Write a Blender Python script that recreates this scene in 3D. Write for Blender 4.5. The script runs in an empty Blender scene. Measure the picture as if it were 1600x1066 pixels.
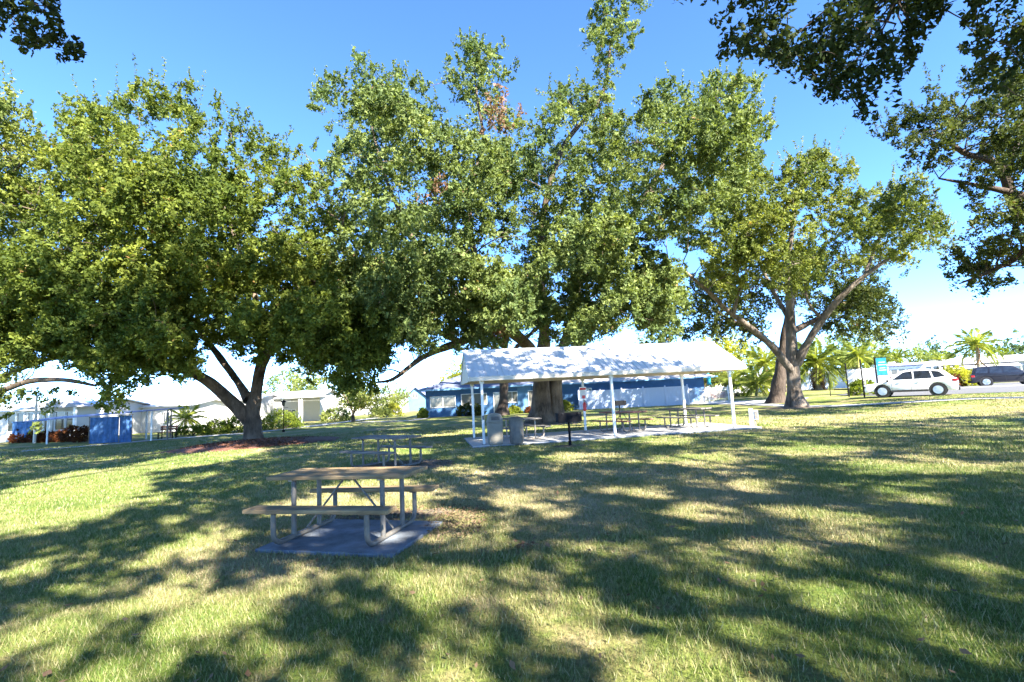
import bpy, bmesh, math, random
import numpy as np
from mathutils import Matrix, Vector

# ------------------------------------------------------------------ camera, world, sun, exposure
SC = bpy.context.scene
COL = SC.collection
F_PX, PITCH, ROLL, CAM_H = 779.3, 0.10984, 0.05102, 1.63
_cp, _sp, _cr, _sr = math.cos(PITCH), math.sin(PITCH), math.cos(ROLL), math.sin(ROLL)
FWD = np.array([0, _cp, _sp]); _U = np.array([0, -_sp, _cp]); _R = np.array([1.0, 0, 0])
RGT = _cr*_R - _sr*_U; UPV = _sr*_R + _cr*_U
cam_d = bpy.data.cameras.new('camera'); cam = bpy.data.objects.new('camera', cam_d); COL.objects.link(cam)
cam_d.sensor_width = 36.0; cam_d.lens = F_PX/1600*36.0; cam_d.clip_start = 0.05; cam_d.clip_end = 5000
m = Matrix.Identity(4)
for i in range(3):
    m[i][0] = RGT[i]; m[i][1] = UPV[i]; m[i][2] = -FWD[i]
m[2][3] = CAM_H
cam.matrix_world = m
SC.camera = cam

SUN_EL, SUN_AZ = math.radians(37), math.radians(39)      # light travels forward and SUN_AZ to the left
Ld = Vector((-math.sin(SUN_AZ)*math.cos(SUN_EL), math.cos(SUN_AZ)*math.cos(SUN_EL), -math.sin(SUN_EL)))
sd = bpy.data.lights.new('sun', 'SUN'); sd.energy = 5.0; sd.angle = math.radians(0.5); sd.color = (1.0, 0.94, 0.82)
sun = bpy.data.objects.new('sun', sd); COL.objects.link(sun)
sun.rotation_euler = Ld.to_track_quat('-Z', 'Y').to_euler()
wd = bpy.data.worlds.new('World'); SC.world = wd; wd.use_nodes = True
nt = wd.node_tree; nt.nodes.clear()
sky = nt.nodes.new('ShaderNodeTexSky'); sky.sky_type = 'NISHITA'; sky.sun_disc = False
sky.sun_elevation = SUN_EL
_sx, _sy = -Ld.x, -Ld.y
sky.sun_rotation = math.atan2(_sx, _sy)                   # clockwise from +Y
sky.air_density = 0.6; sky.altitude = 4200.0; sky.dust_density = 0.0; sky.ozone_density = 2.5
bg = nt.nodes.new('ShaderNodeBackground'); bg.inputs[1].default_value = 0.15
wo = nt.nodes.new('ShaderNodeOutputWorld')
hs_ = nt.nodes.new('ShaderNodeHueSaturation'); hs_.inputs['Saturation'].default_value = 1.13; hs_.inputs['Hue'].default_value = 0.5
nt.links.new(sky.outputs[0], hs_.inputs['Color']); nt.links.new(hs_.outputs[0], bg.inputs[0]); nt.links.new(bg.outputs[0], wo.inputs[0])
SC.view_settings.view_transform = 'Standard'; SC.view_settings.look = 'None'
SC.view_settings.exposure = 2.75; SC.view_settings.gamma = 1.0
SC.view_settings.use_curve_mapping = False
SC.render.engine = 'CYCLES'
SC.cycles.max_bounces = 6; SC.cycles.diffuse_bounces = 3; SC.cycles.transmission_bounces = 4
SC.cycles.transparent_max_bounces = 8; SC.cycles.use_denoising = True

def ray(px, py):
    return FWD + RGT*((px-800)/F_PX) + UPV*((533-py)/F_PX)
def G(px, py, z=0.0):                                     # photo pixel -> point on the level z
    d = ray(px, py); t = (z-CAM_H)/d[2]
    return np.array([0, 0, CAM_H]) + d*t
def AT(px, py, Y):                                        # photo pixel -> point at the distance Y
    d = ray(px, py)
    return np.array([0, 0, CAM_H]) + d*(Y/d[1])
def PX(P):                                                # points -> photo pixels (and depth)
    q = np.asarray(P, float) - np.array([0, 0, CAM_H]); d = q@FWD
    dd = np.where(np.abs(d) < 1e-6, 1e-6, d)
    return 800+F_PX*(q@RGT)/dd, 533-F_PX*(q@UPV)/dd, d

rs = np.random.RandomState
def _sm(t): t = np.clip(t, 0, 1); return t*t*(3-2*t)
RISE = 0.35                                               # the lawn climbs a little towards the road at right
def hgt(x, y): return RISE*_sm((np.asarray(x, float)-17)/7)*_sm((np.asarray(y, float)-17)/9)
# ------------------------------------------------------------------ helpers: materials
def _nodes(name):
    m = bpy.data.materials.new(name); m.use_nodes = True
    n = m.node_tree; b = n.nodes['Principled BSDF']
    return m, n, b
def _lk(n, a, b): n.links.new(a, b)
def _ramp(n, stops):
    r = n.nodes.new('ShaderNodeValToRGB'); e = r.color_ramp.elements
    while len(e) < len(stops): e.new(0.5)
    for i, (p, c) in enumerate(stops):
        e[i].position = p; e[i].color = (*c, 1)
    return r
def mat(name, col, rough=0.6, var=0.15, scale=4.0, metal=0.0, bump=0.0, bscale=40.0, spec=0.4, col2=None, stretch=None, coat=0.0, alpha=None):
    m, n, b = _nodes(name)
    tc = n.nodes.new('ShaderNodeTexCoord'); src = tc.outputs['Object']
    if stretch:
        mp = n.nodes.new('ShaderNodeMapping'); mp.inputs['Scale'].default_value = stretch
        _lk(n, src, mp.inputs[0]); src = mp.outputs[0]
    nz = n.nodes.new('ShaderNodeTexNoise'); nz.inputs['Scale'].default_value = scale; nz.inputs['Detail'].default_value = 6; nz.inputs['Roughness'].default_value = 0.65
    _lk(n, src, nz.inputs['Vector'])
    a = tuple(max(0, c*(1-var)) for c in col); c2 = col2 or tuple(min(1, c*(1+var)) for c in col)
    r = _ramp(n, [(0.3, a), (0.7, c2)])
    _lk(n, nz.outputs['Fac'], r.inputs[0]); _lk(n, r.outputs[0], b.inputs['Base Color'])
    b.inputs['Roughness'].default_value = rough; b.inputs['Metallic'].default_value = metal
    b.inputs['Specular IOR Level'].default_value = spec; b.inputs['Coat Weight'].default_value = coat
    if bump:
        bz = n.nodes.new('ShaderNodeTexNoise'); bz.inputs['Scale'].default_value = bscale; bz.inputs['Detail'].default_value = 5
        _lk(n, src, bz.inputs['Vector'])
        bp = n.nodes.new('ShaderNodeBump'); bp.inputs['Strength'].default_value = bump; bp.inputs['Distance'].default_value = 0.02
        _lk(n, bz.outputs['Fac'], bp.inputs['Height']); _lk(n, bp.outputs[0], b.inputs['Normal'])
    return m
def leaf_mat(name, dark, light, trans=0.35, dry=None, rough=0.45):
    m, n, b = _nodes(name)
    at = n.nodes.new('ShaderNodeAttribute'); at.attribute_name = 'rnd'
    st = [(0.0, dark), (0.85, light)]
    if dry: st += [(0.93, light), (0.96, dry)]
    r = _ramp(n, st); _lk(n, at.outputs['Fac'], r.inputs[0])
    gp = n.nodes.new('ShaderNodeNewGeometry')
    nz = n.nodes.new('ShaderNodeTexNoise'); nz.inputs['Scale'].default_value = 0.35; nz.inputs['Detail'].default_value = 2
    _lk(n, gp.outputs['Position'], nz.inputs['Vector'])
    mx = n.nodes.new('ShaderNodeMix'); mx.data_type = 'RGBA'; mx.blend_type = 'MULTIPLY'; mx.inputs[0].default_value = 1.0
    r2 = _ramp(n, [(0.33, (0.60, 0.68, 0.66)), (0.67, (1.25, 1.16, 1.0))]); _lk(n, nz.outputs['Fac'], r2.inputs[0])
    _lk(n, r.outputs[0], mx.inputs[6]); _lk(n, r2.outputs[0], mx.inputs[7])
    b.inputs['Roughness'].default_value = 0.6; b.inputs['Specular IOR Level'].default_value = 0.10
    _lk(n, mx.outputs[2], b.inputs['Base Color'])
    tr = n.nodes.new('ShaderNodeBsdfTranslucent')
    tm = n.nodes.new('ShaderNodeMix'); tm.data_type = 'RGBA'; tm.blend_type = 'MULTIPLY'; tm.inputs[0].default_value = 1.0
    tm.inputs[7].default_value = (1.5, 1.5, 0.6, 1); _lk(n, mx.outputs[2], tm.inputs[6]); _lk(n, tm.outputs[2], tr.inputs[0])
    ms = n.nodes.new('ShaderNodeMixShader'); ms.inputs[0].default_value = trans
    out = n.nodes['Material Output']
    _lk(n, b.outputs[0], ms.inputs[1]); _lk(n, tr.outputs[0], ms.inputs[2]); _lk(n, ms.outputs[0], out.inputs['Surface'])
    return m
def glass_mat(name, col=(0.03, 0.04, 0.05), rough=0.06):
    m, n, b = _nodes(name)
    nz = n.nodes.new('ShaderNodeTexNoise'); nz.inputs['Scale'].default_value = 2.0
    r = _ramp(n, [(0.3, tuple(c*0.7 for c in col)), (0.7, tuple(c*1.3 for c in col))])
    _lk(n, nz.outputs['Fac'], r.inputs[0]); _lk(n, r.outputs[0], b.inputs['Base Color'])
    b.inputs['Roughness'].default_value = rough; b.inputs['Specular IOR Level'].default_value = 0.8
    return m
def turf_color(n):
    """colour of the lawn by world position: green, olive and straw patches"""
    gp = n.nodes.new('ShaderNodeNewGeometry')
    def noise(sc, det, ro=0.6):
        z = n.nodes.new('ShaderNodeTexNoise'); z.inputs['Scale'].default_value = sc; z.inputs['Detail'].default_value = det; z.inputs['Roughness'].default_value = ro
        _lk(n, gp.outputs['Position'], z.inputs['Vector']); return z
    a = noise(0.42, 5, 0.68); bz = noise(3.2, 4); c = noise(28.0, 3)
    r1 = _ramp(n, [(0.35, (0.098, 0.150, 0.026)), (0.46, (0.155, 0.190, 0.044)), (0.56, (0.250, 0.225, 0.098)), (0.68, (0.37, 0.295, 0.185))])
    ad = n.nodes.new('ShaderNodeMath'); ad.operation = 'MULTIPLY_ADD'; ad.inputs[1].default_value = 0.38; _lk(n, bz.outputs['Fac'], ad.inputs[0])
    m2 = n.nodes.new('ShaderNodeMath'); m2.operation = 'MULTIPLY_ADD'; m2.inputs[1].default_value = 0.80; m2.inputs[2].default_value = -0.09
    _lk(n, a.outputs['Fac'], m2.inputs[0]); _lk(n, m2.outputs[0], ad.inputs[2]); last = ad.outputs[0]
    for (cx, cy, rx, ry, amt) in ((0.3, 9.0, 5.0, 4.4, 0.16), (-3.0, 5.4, 2.2, 1.0, 0.10), (16, 21, 15, 4.5, 0.07), (-13, 12, 6, 9, -0.07), (4, 3.2, 5, 2.5, -0.03)):   # worn straw and lush patches
        mp = n.nodes.new('ShaderNodeMapping'); mp.inputs['Location'].default_value = (-cx/rx, -cy/ry, 0); mp.inputs['Scale'].default_value = (1/rx, 1/ry, 0)
        _lk(n, gp.outputs['Position'], mp.inputs[0]); vl = n.nodes.new('ShaderNodeVectorMath'); vl.operation = 'LENGTH'; _lk(n, mp.outputs[0], vl.inputs[0])
        mr = n.nodes.new('ShaderNodeMapRange'); mr.interpolation_type = 'SMOOTHSTEP'; mr.inputs['From Min'].default_value = 0.15; mr.inputs['From Max'].default_value = 1.3; mr.inputs['To Min'].default_value = amt; mr.inputs['To Max'].default_value = 0.0
        _lk(n, vl.outputs['Value'], mr.inputs['Value']); sm = n.nodes.new('ShaderNodeMath'); sm.operation = 'ADD'; _lk(n, last, sm.inputs[0]); _lk(n, mr.outputs[0], sm.inputs[1]); last = sm.outputs[0]
    _lk(n, last, r1.inputs[0])
    r2 = _ramp(n, [(0.3, (0.62, 0.62, 0.58)), (0.7, (1.3, 1.28, 1.2))]); _lk(n, c.outputs['Fac'], r2.inputs[0])
    mx = n.nodes.new('ShaderNodeMix'); mx.data_type = 'RGBA'; mx.blend_type = 'MULTIPLY'; mx.inputs[0].default_value = 1.0
    _lk(n, r1.outputs[0], mx.inputs[6]); _lk(n, r2.outputs[0], mx.inputs[7])
    return mx.outputs[2]
def turf_mat():
    m, n, b = _nodes('lawn_soil'); _lk(n, turf_color(n), b.inputs['Base Color']); b.inputs['Roughness'].default_value = 0.9
    b.inputs['Specular IOR Level'].default_value = 0.15
    gp = n.nodes.new('ShaderNodeNewGeometry')
    z = n.nodes.new('ShaderNodeTexNoise'); z.inputs['Scale'].default_value = 22; z.inputs['Detail'].default_value = 6; z.inputs['Roughness'].default_value = 0.75
    _lk(n, gp.outputs['Position'], z.inputs['Vector'])
    bp = n.nodes.new('ShaderNodeBump'); bp.inputs['Strength'].default_value = 0.9; bp.inputs['Distance'].default_value = 0.06
    _lk(n, z.outputs['Fac'], bp.inputs['Height']); _lk(n, bp.outputs[0], b.inputs['Normal'])
    return m
def blade_mat():
    m, n, b = _nodes('grass_blade'); c = turf_color(n)
    at = n.nodes.new('ShaderNodeAttribute'); at.attribute_name = 'rnd'
    r = _ramp(n, [(0.0, (0.045, 0.105, 0.018)), (0.35, (0.115, 0.185, 0.035)), (0.62, (0.19, 0.235, 0.065)), (0.74, (0.36, 0.31, 0.15)), (1.0, (0.50, 0.43, 0.27))]); _lk(n, at.outputs['Fac'], r.inputs[0])
    mx = n.nodes.new('ShaderNodeMix'); mx.data_type = 'RGBA'; mx.blend_type = 'MIX'; mx.inputs[0].default_value = 0.55
    _lk(n, c, mx.inputs[6]); _lk(n, r.outputs[0], mx.inputs[7]); _lk(n, mx.outputs[2], b.inputs['Base Color'])
    b.inputs['Roughness'].default_value = 0.5; b.inputs['Specular IOR Level'].default_value = 0.3
    tr = n.nodes.new('ShaderNodeBsdfTranslucent'); _lk(n, mx.outputs[2], tr.inputs[0])
    ms = n.nodes.new('ShaderNodeMixShader'); ms.inputs[0].default_value = 0.3
    _lk(n, b.outputs[0], ms.inputs[1]); _lk(n, tr.outputs[0], ms.inputs[2]); _lk(n, ms.outputs[0], n.nodes['Material Output'].inputs['Surface'])
    return m
def bark_mat(name, a=(0.10, 0.075, 0.058), b_=(0.27, 0.225, 0.185)):
    m, n, b = _nodes(name)
    tc = n.nodes.new('ShaderNodeTexCoord'); mp = n.nodes.new('ShaderNodeMapping'); mp.inputs['Scale'].default_value = (1, 1, 0.28)
    _lk(n, tc.outputs['Object'], mp.inputs[0])
    nz = n.nodes.new('ShaderNodeTexNoise'); nz.inputs['Scale'].default_value = 7; nz.inputs['Detail'].default_value = 8; nz.inputs['Roughness'].default_value = 0.7
    n2 = n.nodes.new('ShaderNodeTexNoise'); n2.inputs['Scale'].default_value = 1.3; n2.inputs['Detail'].default_value = 3
    _lk(n, mp.outputs[0], nz.inputs['Vector']); _lk(n, tc.outputs['Object'], n2.inputs['Vector'])
    ad = n.nodes.new('ShaderNodeMath'); ad.operation = 'MULTIPLY_ADD'; ad.inputs[1].default_value = 0.5
    hf = n.nodes.new('ShaderNodeMath'); hf.operation = 'MULTIPLY'; hf.inputs[1].default_value = 0.5
    _lk(n, n2.outputs['Fac'], hf.inputs[0]); _lk(n, nz.outputs['Fac'], ad.inputs[0]); _lk(n, hf.outputs[0], ad.inputs[2])
    r = _ramp(n, [(0.36, a), (0.5, tuple((x+y)/2 for x, y in zip(a, b_))), (0.62, b_)]); _lk(n, ad.outputs[0], r.inputs[0]); _lk(n, r.outputs[0], b.inputs['Base Color'])
    b.inputs['Roughness'].default_value = 0.9; b.inputs['Specular IOR Level'].default_value = 0.2
    bp = n.nodes.new('ShaderNodeBump'); bp.inputs['Strength'].default_value = 1.0; bp.inputs['Distance'].default_value = 0.14
    _lk(n, nz.outputs['Fac'], bp.inputs['Height']); _lk(n, bp.outputs[0], b.inputs['Normal'])
    return m
def wood_mat(name, a, b_, gr=26):
    m, n, b = _nodes(name)
    tc = n.nodes.new('ShaderNodeTexCoord'); mp = n.nodes.new('ShaderNodeMapping'); mp.inputs['Scale'].default_value = (1.2, gr, gr)
    _lk(n, tc.outputs['Object'], mp.inputs[0])
    nz = n.nodes.new('ShaderNodeTexNoise'); nz.inputs['Scale'].default_value = 1.0; nz.inputs['Detail'].default_value = 7; nz.inputs['Roughness'].default_value = 0.7
    n2 = n.nodes.new('ShaderNodeTexNoise'); n2.inputs['Scale'].default_value = 3.0; n2.inputs['Detail'].default_value = 4
    _lk(n, mp.outputs[0], nz.inputs['Vector']); _lk(n, tc.outputs['Object'], n2.inputs['Vector'])
    r = _ramp(n, [(0.3, a), (0.55, tuple((x+y)/2 for x, y in zip(a, b_))), (0.72, b_)]); _lk(n, nz.outputs['Fac'], r.inputs[0])
    r2 = _ramp(n, [(0.35, (0.7, 0.7, 0.72)), (0.65, (1.12, 1.1, 1.05))]); _lk(n, n2.outputs['Fac'], r2.inputs[0])
    mx = n.nodes.new('ShaderNodeMix'); mx.data_type = 'RGBA'; mx.blend_type = 'MULTIPLY'; mx.inputs[0].default_value = 1.0
    _lk(n, r.outputs[0], mx.inputs[6]); _lk(n, r2.outputs[0], mx.inputs[7]); _lk(n, mx.outputs[2], b.inputs['Base Color'])
    b.inputs['Roughness'].default_value = 0.75; b.inputs['Specular IOR Level'].default_value = 0.25
    bp = n.nodes.new('ShaderNodeBump'); bp.inputs['Strength'].default_value = 0.5; bp.inputs['Distance'].default_value = 0.004
    _lk(n, nz.outputs['Fac'], bp.inputs['Height']); _lk(n, bp.outputs[0], b.inputs['Normal'])
    return m

# ------------------------------------------------------------------ helpers: meshes and objects
class MB:
    def __init__(s): s.v = []; s.f = []
    def add(s, vs, fs):
        o = len(s.v); s.v += [tuple(map(float, q)) for q in vs]; s.f += [tuple(o+i for i in f) for f in fs]; return s
    def box(s, c, d, rz=0.0, rx=0.0, ry=0.0):
        M = Matrix.Rotation(rz, 3, 'Z')@Matrix.Rotation(ry, 3, 'Y')@Matrix.Rotation(rx, 3, 'X')
        vs = []
        for k in range(8):
            q = Vector(((-1 if k & 1 == 0 else 1)*d[0]/2, (-1 if k & 2 == 0 else 1)*d[1]/2, (-1 if k & 4 == 0 else 1)*d[2]/2))
            q = M@q; vs.append((q.x+c[0], q.y+c[1], q.z+c[2]))
        return s.add(vs, [(0, 2, 3, 1), (4, 5, 7, 6), (0, 1, 5, 4), (2, 6, 7, 3), (0, 4, 6, 2), (1, 3, 7, 5)])
    def bar(s, a, b, w, h=None):                          # a square bar between two points
        h = h or w; a = Vector(a); b = Vector(b); d = (b-a).normalized()
        x = d.cross(Vector((0, 0, 1)));  x = Vector((1, 0, 0)) if x.length < 1e-4 else x.normalized()
        y = x.cross(d); vs = []
        for p in (a, b):
            for sx, sy in ((-1, -1), (1, -1), (1, 1), (-1, 1)): vs.append(p+x*sx*w/2+y*sy*h/2)
        return s.add(vs, [(3, 2, 1, 0), (4, 5, 6, 7), (0, 1, 5, 4), (1, 2, 6, 5), (2, 3, 7, 6), (3, 0, 4, 7)])
    def tube(s, path, rad, n=8, cap=True):
        P = [Vector(p) for p in path]; R = rad if hasattr(rad, '__len__') else [rad]*len(P)
        vs = []; fs = []; prev = None
        for i, p in enumerate(P):
            d = (P[min(i+1, len(P)-1)]-P[max(i-1, 0)]).normalized()
            if prev is None:
                x = d.cross(Vector((0, 0, 1)))
                if x.length < 1e-3: x = d.cross(Vector((0, 1, 0)))
            else: x = prev-d*prev.dot(d)
            x.normalize(); prev = x; y = d.cross(x)
            for k in range(n):
                a = 2*math.pi*k/n; vs.append(p+(x*math.cos(a)+y*math.sin(a))*R[i])
        for i in range(len(P)-1):
            for k in range(n):
                a, b = i*n+k, i*n+(k+1) % n; fs.append((a, b, b+n, a+n))
        if cap:
            fs.append(tuple(reversed(range(n)))); fs.append(tuple((len(P)-1)*n+k for k in range(n)))
        return s.add(vs, fs)
    def lathe(s, prof, n=24, c=(0, 0, 0)):
        vs = []; fs = []
        for r, z in prof:
            for k in range(n):
                a = 2*math.pi*k/n; vs.append((c[0]+r*math.cos(a), c[1]+r*math.sin(a), c[2]+z))
        for i in range(len(prof)-1):
            for k in range(n):
                a, b = i*n+k, i*n+(k+1) % n; fs.append((a, b, b+n, a+n))
        fs.append(tuple(reversed(range(n)))); fs.append(tuple((len(prof)-1)*n+k for k in range(n)))
        return s.add(vs, fs)
    def prism(s, poly, z0, z1):                           # poly in xy
        n = len(poly)
        return s.add([(x, y, z0) for x, y in poly]+[(x, y, z1) for x, y in poly],
                     [tuple(reversed(range(n))), tuple(range(n, 2*n))]+[(i, (i+1) % n, (i+1) % n+n, i+n) for i in range(n)])
    def slab_xz(s, poly, y0, y1):                         # poly in xz, thickness along y
        n = len(poly)
        return s.add([(x, y0, z) for x, z in poly]+[(x, y1, z) for x, z in poly],
                     [tuple(range(n)), tuple(reversed(range(n, 2*n)))]+[(i, i+n, (i+1) % n+n, (i+1) % n) for i in range(n)])
    def build(s, name, mt, parent=None, smooth=False, bevel=0.0, seg=2):
        me = bpy.data.meshes.new(name); me.from_pydata(s.v, [], s.f)
        bm = bmesh.new(); bm.from_mesh(me)
        bmesh.ops.recalc_face_normals(bm, faces=bm.faces)
        if bevel:
            ed = [e for e in bm.edges if len(e.link_faces) == 2 and e.calc_face_angle(0) > 0.5]
            bmesh.ops.bevel(bm, geom=ed, offset=bevel, segments=seg, profile=0.5, affect='EDGES', clamp_overlap=True)
        bm.to_mesh(me); bm.free()
        me.materials.append(mt)
        if smooth:
            me.polygons.foreach_set('use_smooth', [True]*len(me.polygons))
            me.set_sharp_from_angle(angle=0.7)
        o = bpy.data.objects.new(name, me); COL.objects.link(o)
        if parent: o.parent = parent
        return o
def tag(o, label=None, cat=None, group=None, kind=None):
    if label: o['label'] = label
    if cat: o['category'] = cat
    if group: o['group'] = group
    if kind: o['kind'] = kind
    return o
def thing(name, label, cat, loc=(0, 0, 0), rz=0.0, group=None):
    o = bpy.data.objects.new(name, None); COL.objects.link(o); o.empty_display_size = 0.3
    o.location = (float(loc[0]), float(loc[1]), float(loc[2])+float(hgt(loc[0], loc[1]))); o.rotation_euler = (0, 0, rz)
    return tag(o, label, cat, group)
def copy_child(src, parent, loc=None, rot=None):
    c = src.copy(); COL.objects.link(c); c.parent = parent
    if loc is not None: c.location = loc
    if rot is not None: c.rotation_euler = rot
    return c
def link_mesh(name, verts, faces_flat, nper, mt, parent=None, rnd=None, smooth=False):
    """big numpy mesh: verts (N,3), faces_flat int array with nper vertices per face"""
    me = bpy.data.meshes.new(name); nv = len(verts); nf = len(faces_flat)//nper
    me.vertices.add(nv); me.vertices.foreach_set('co', np.ascontiguousarray(verts, dtype=np.float32).ravel())
    me.loops.add(nf*nper); me.loops.foreach_set('vertex_index', np.ascontiguousarray(faces_flat, dtype=np.int32))
    me.polygons.add(nf); me.polygons.foreach_set('loop_start', np.arange(0, nf*nper, nper, dtype=np.int32))
    if rnd is not None:
        a = me.attributes.new('rnd', 'FLOAT', 'POINT'); a.data.foreach_set('value', np.ascontiguousarray(rnd, dtype=np.float32))
    me.materials.append(mt); me.update(calc_edges=True)
    if smooth: me.polygons.foreach_set('use_smooth', np.ones(nf, dtype=bool))
    o = bpy.data.objects.new(name, me); COL.objects.link(o)
    if parent: o.parent = parent
    return o
def vnoise(P, seed=0):                                    # value noise 0..1
    P = np.asarray(P, float); i = np.floor(P).astype(np.int64); f = P-i; f = f*f*(3-2*f); out = 0
    for dx in (0, 1):
        for dy in (0, 1):
            for dz in (0, 1):
                h = ((i[:, 0]+dx)*374761393+(i[:, 1]+dy)*668265263+(i[:, 2]+dz)*2147483647+seed*974711) & 0x7fffffff
                h = (h ^ (h >> 13))*1274126177 & 0x7fffffff; h = (h ^ (h >> 16)) & 0xffff
                w = (f[:, 0] if dx else 1-f[:, 0])*(f[:, 1] if dy else 1-f[:, 1])*(f[:, 2] if dz else 1-f[:, 2])
                out = out+w*h/65535.0
    return out
def leaf_cloud(C, per, spread, size, r, up=0.4, seed=1, tri=False):
    """rhombic leaves round the clump centres C (N,3); per leaves each; spread (N,3) or scalar"""
    n = len(C)*per; ctr = np.repeat(C, per, axis=0)
    sp = np.repeat(np.broadcast_to(np.asarray(spread, float).reshape(-1, 1) if np.ndim(spread) == 1 else spread, (len(C), 3)), per, axis=0)
    g = r.normal(size=(n, 3)); g /= np.maximum(np.linalg.norm(g, axis=1, keepdims=True), 1e-6)
    ax = r.normal(size=(len(C), 3))*0.8; ax[:, 2] = np.abs(ax[:, 2])*0.6+0.45; ax /= np.linalg.norm(ax, axis=1, keepdims=True); ax = np.repeat(ax, per, axis=0)
    tt = r.rand(n, 1)
    p = ctr+g*(r.rand(n, 1)**0.5)*sp*(0.75-0.45*tt)+ax*sp*(tt*1.9-0.6)
    nrm = r.normal(size=(n, 3))+g*0.5; nrm[:, 2] += up; nrm /= np.linalg.norm(nrm, axis=1, keepdims=True)
    a = r.normal(size=(n, 3)); a -= nrm*np.sum(a*nrm, 1, keepdims=True); a /= np.linalg.norm(a, axis=1, keepdims=True)
    b = np.cross(nrm, a); L = size*(0.6+0.8*r.rand(n, 1)); Wd = L*(0.42+0.2*r.rand(n, 1))
    v = np.empty((n, 4, 3)); v[:, 0] = p-a*L*0.5; v[:, 1] = p+b*Wd*0.5+a*L*0.08; v[:, 2] = p+a*L*0.5+nrm*L*0.08; v[:, 3] = p-b*Wd*0.5+a*L*0.08
    cr = np.repeat(r.rand(len(C)), per)*0.45+r.rand(n)*0.55
    if tri:                                               # one pointed face a leaf
        w = np.empty((n, 3, 3)); w[:, 0] = p+a*L*0.5; w[:, 1] = p-a*L*0.4+b*Wd*0.62; w[:, 2] = p-a*L*0.4-b*Wd*0.62
        return w.reshape(-1, 3), np.arange(n*3), np.repeat(cr, 3)
    return v.reshape(-1, 3), np.arange(n*4), np.repeat(cr, 4)
def in_poly(x, y, poly):
    poly = np.asarray(poly, float); ins = np.zeros(len(x), bool); j = len(poly)-1
    for i in range(len(poly)):
        xi, yi = poly[i]; xj, yj = poly[j]
        with np.errstate(divide='ignore', invalid='ignore'):
            c = ((yi > y) != (yj > y)) & (x < (xj-xi)*(y-yi)/(yj-yi+1e-12)+xi)
        ins ^= c; j = i
    return ins
def edge_dist(x, y, poly):
    poly = np.asarray(poly, float); d = np.full(len(x), 1e9)
    for i in range(len(poly)):
        a = poly[i-1]; b = poly[i]; ab = b-a; t = np.clip(((x-a[0])*ab[0]+(y-a[1])*ab[1])/(ab@ab+1e-9), 0, 1)
        d = np.minimum(d, np.hypot(x-a[0]-t*ab[0], y-a[1]-t*ab[1]))
    return d

# ------------------------------------------------------------------ materials
M_turf = turf_mat(); M_blade = blade_mat()
M_conc = mat('concrete', (0.42, 0.41, 0.39), 0.85, 0.18, 3.0, bump=0.3, bscale=60)
M_pad = mat('grey_pad_concrete', (0.145, 0.165, 0.195), 0.85, 0.5, 2.6, bump=0.4, bscale=50)
M_asph = mat('asphalt', (0.10, 0.10, 0.105), 0.9, 0.2, 1.2, bump=0.4, bscale=90)
M_galv = mat('galvanised_steel', (0.135, 0.138, 0.14), 0.55, 0.35, 7.0, metal=0.3, col2=(0.20, 0.175, 0.14), bump=0.1, bscale=30)
M_galvr = mat('rusted_galvanised_steel', (0.34, 0.34, 0.34), 0.55, 0.2, 5.0, metal=0.4, col2=(0.36, 0.27, 0.17), bump=0.15)
M_woodt = wood_mat('tan_treated_wood', (0.135, 0.092, 0.045), (0.36, 0.265, 0.15))
M_woodg = wood_mat('weathered_grey_wood', (0.085, 0.078, 0.07), (0.24, 0.22, 0.20))
M_woodr = wood_mat('red_stained_wood', (0.16, 0.07, 0.05), (0.36, 0.18, 0.13))
M_white = mat('white_paint', (0.78, 0.78, 0.76), 0.5, 0.05, 3.0)
M_roofw = mat('white_roof_metal', (0.54, 0.54, 0.55), 0.45, 0.06, 1.5, bump=0.05, bscale=8)
M_cream = mat('cream_trim', (0.55, 0.49, 0.40), 0.6, 0.08, 2.5)
M_bin = mat('beige_plastic', (0.19, 0.175, 0.14), 0.6, 0.12, 5.0, bump=0.2, bscale=70)
M_black = mat('black_iron', (0.007, 0.0075, 0.010), 0.85, 0.3, 12.0, spec=0.12)
M_red = mat('red_enamel', (0.55, 0.03, 0.025), 0.35, 0.1)
M_blue = mat('blue_stucco', (0.045, 0.125, 0.27), 0.8, 0.14, 1.6, bump=0.3, bscale=30)
M_blue2 = mat('light_blue_stucco', (0.10, 0.22, 0.37), 0.8, 0.12, 1.6, bump=0.3, bscale=30)
M_shing = mat('shaded_shingle', (0.11, 0.13, 0.20), 0.9, 0.28, 7.0, bump=0.5, bscale=25, stretch=(1, 4, 1))  # shaded tone of the grey shingles, painted into the main roof
M_shing2 = mat('sunlit_shingle', (0.42, 0.39, 0.37), 0.9, 0.15, 6.0, bump=0.4, bscale=25, stretch=(1, 4, 1))  # sunlit tone of the same shingles, painted into the wing roof
M_vinyl = mat('shade_blue_vinyl', (0.46, 0.52, 0.66), 0.45, 0.05, 1.0)  # white vinyl with the blue of its shade put into the colour
M_pane = glass_mat('dark_glass'); M_pane2 = glass_mat('grey_glass', (0.14, 0.13, 0.11), 0.12)
M_blind = mat('cream_blind', (0.17, 0.165, 0.14), 0.7, 0.12, 6.0, stretch=(0.3, 1, 9))
M_curt = mat('mauve_curtain', (0.24, 0.17, 0.20), 0.8, 0.25, 8.0, stretch=(6, 1, 0.3))
M_homew = mat('white_siding', (0.48, 0.475, 0.465), 0.6, 0.06, 0.8)
M_greyroof = mat('grey_roof', (0.36, 0.35, 0.36), 0.8, 0.12, 3.0)
M_canvas = mat('blue_canvas', (0.035, 0.10, 0.25), 0.75, 0.3, 3.0, bump=0.4, bscale=6, col2=(0.06, 0.17, 0.38))
M_awn = mat('blue_grey_awning', (0.16, 0.19, 0.36), 0.6, 0.15, 3.0)
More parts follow.
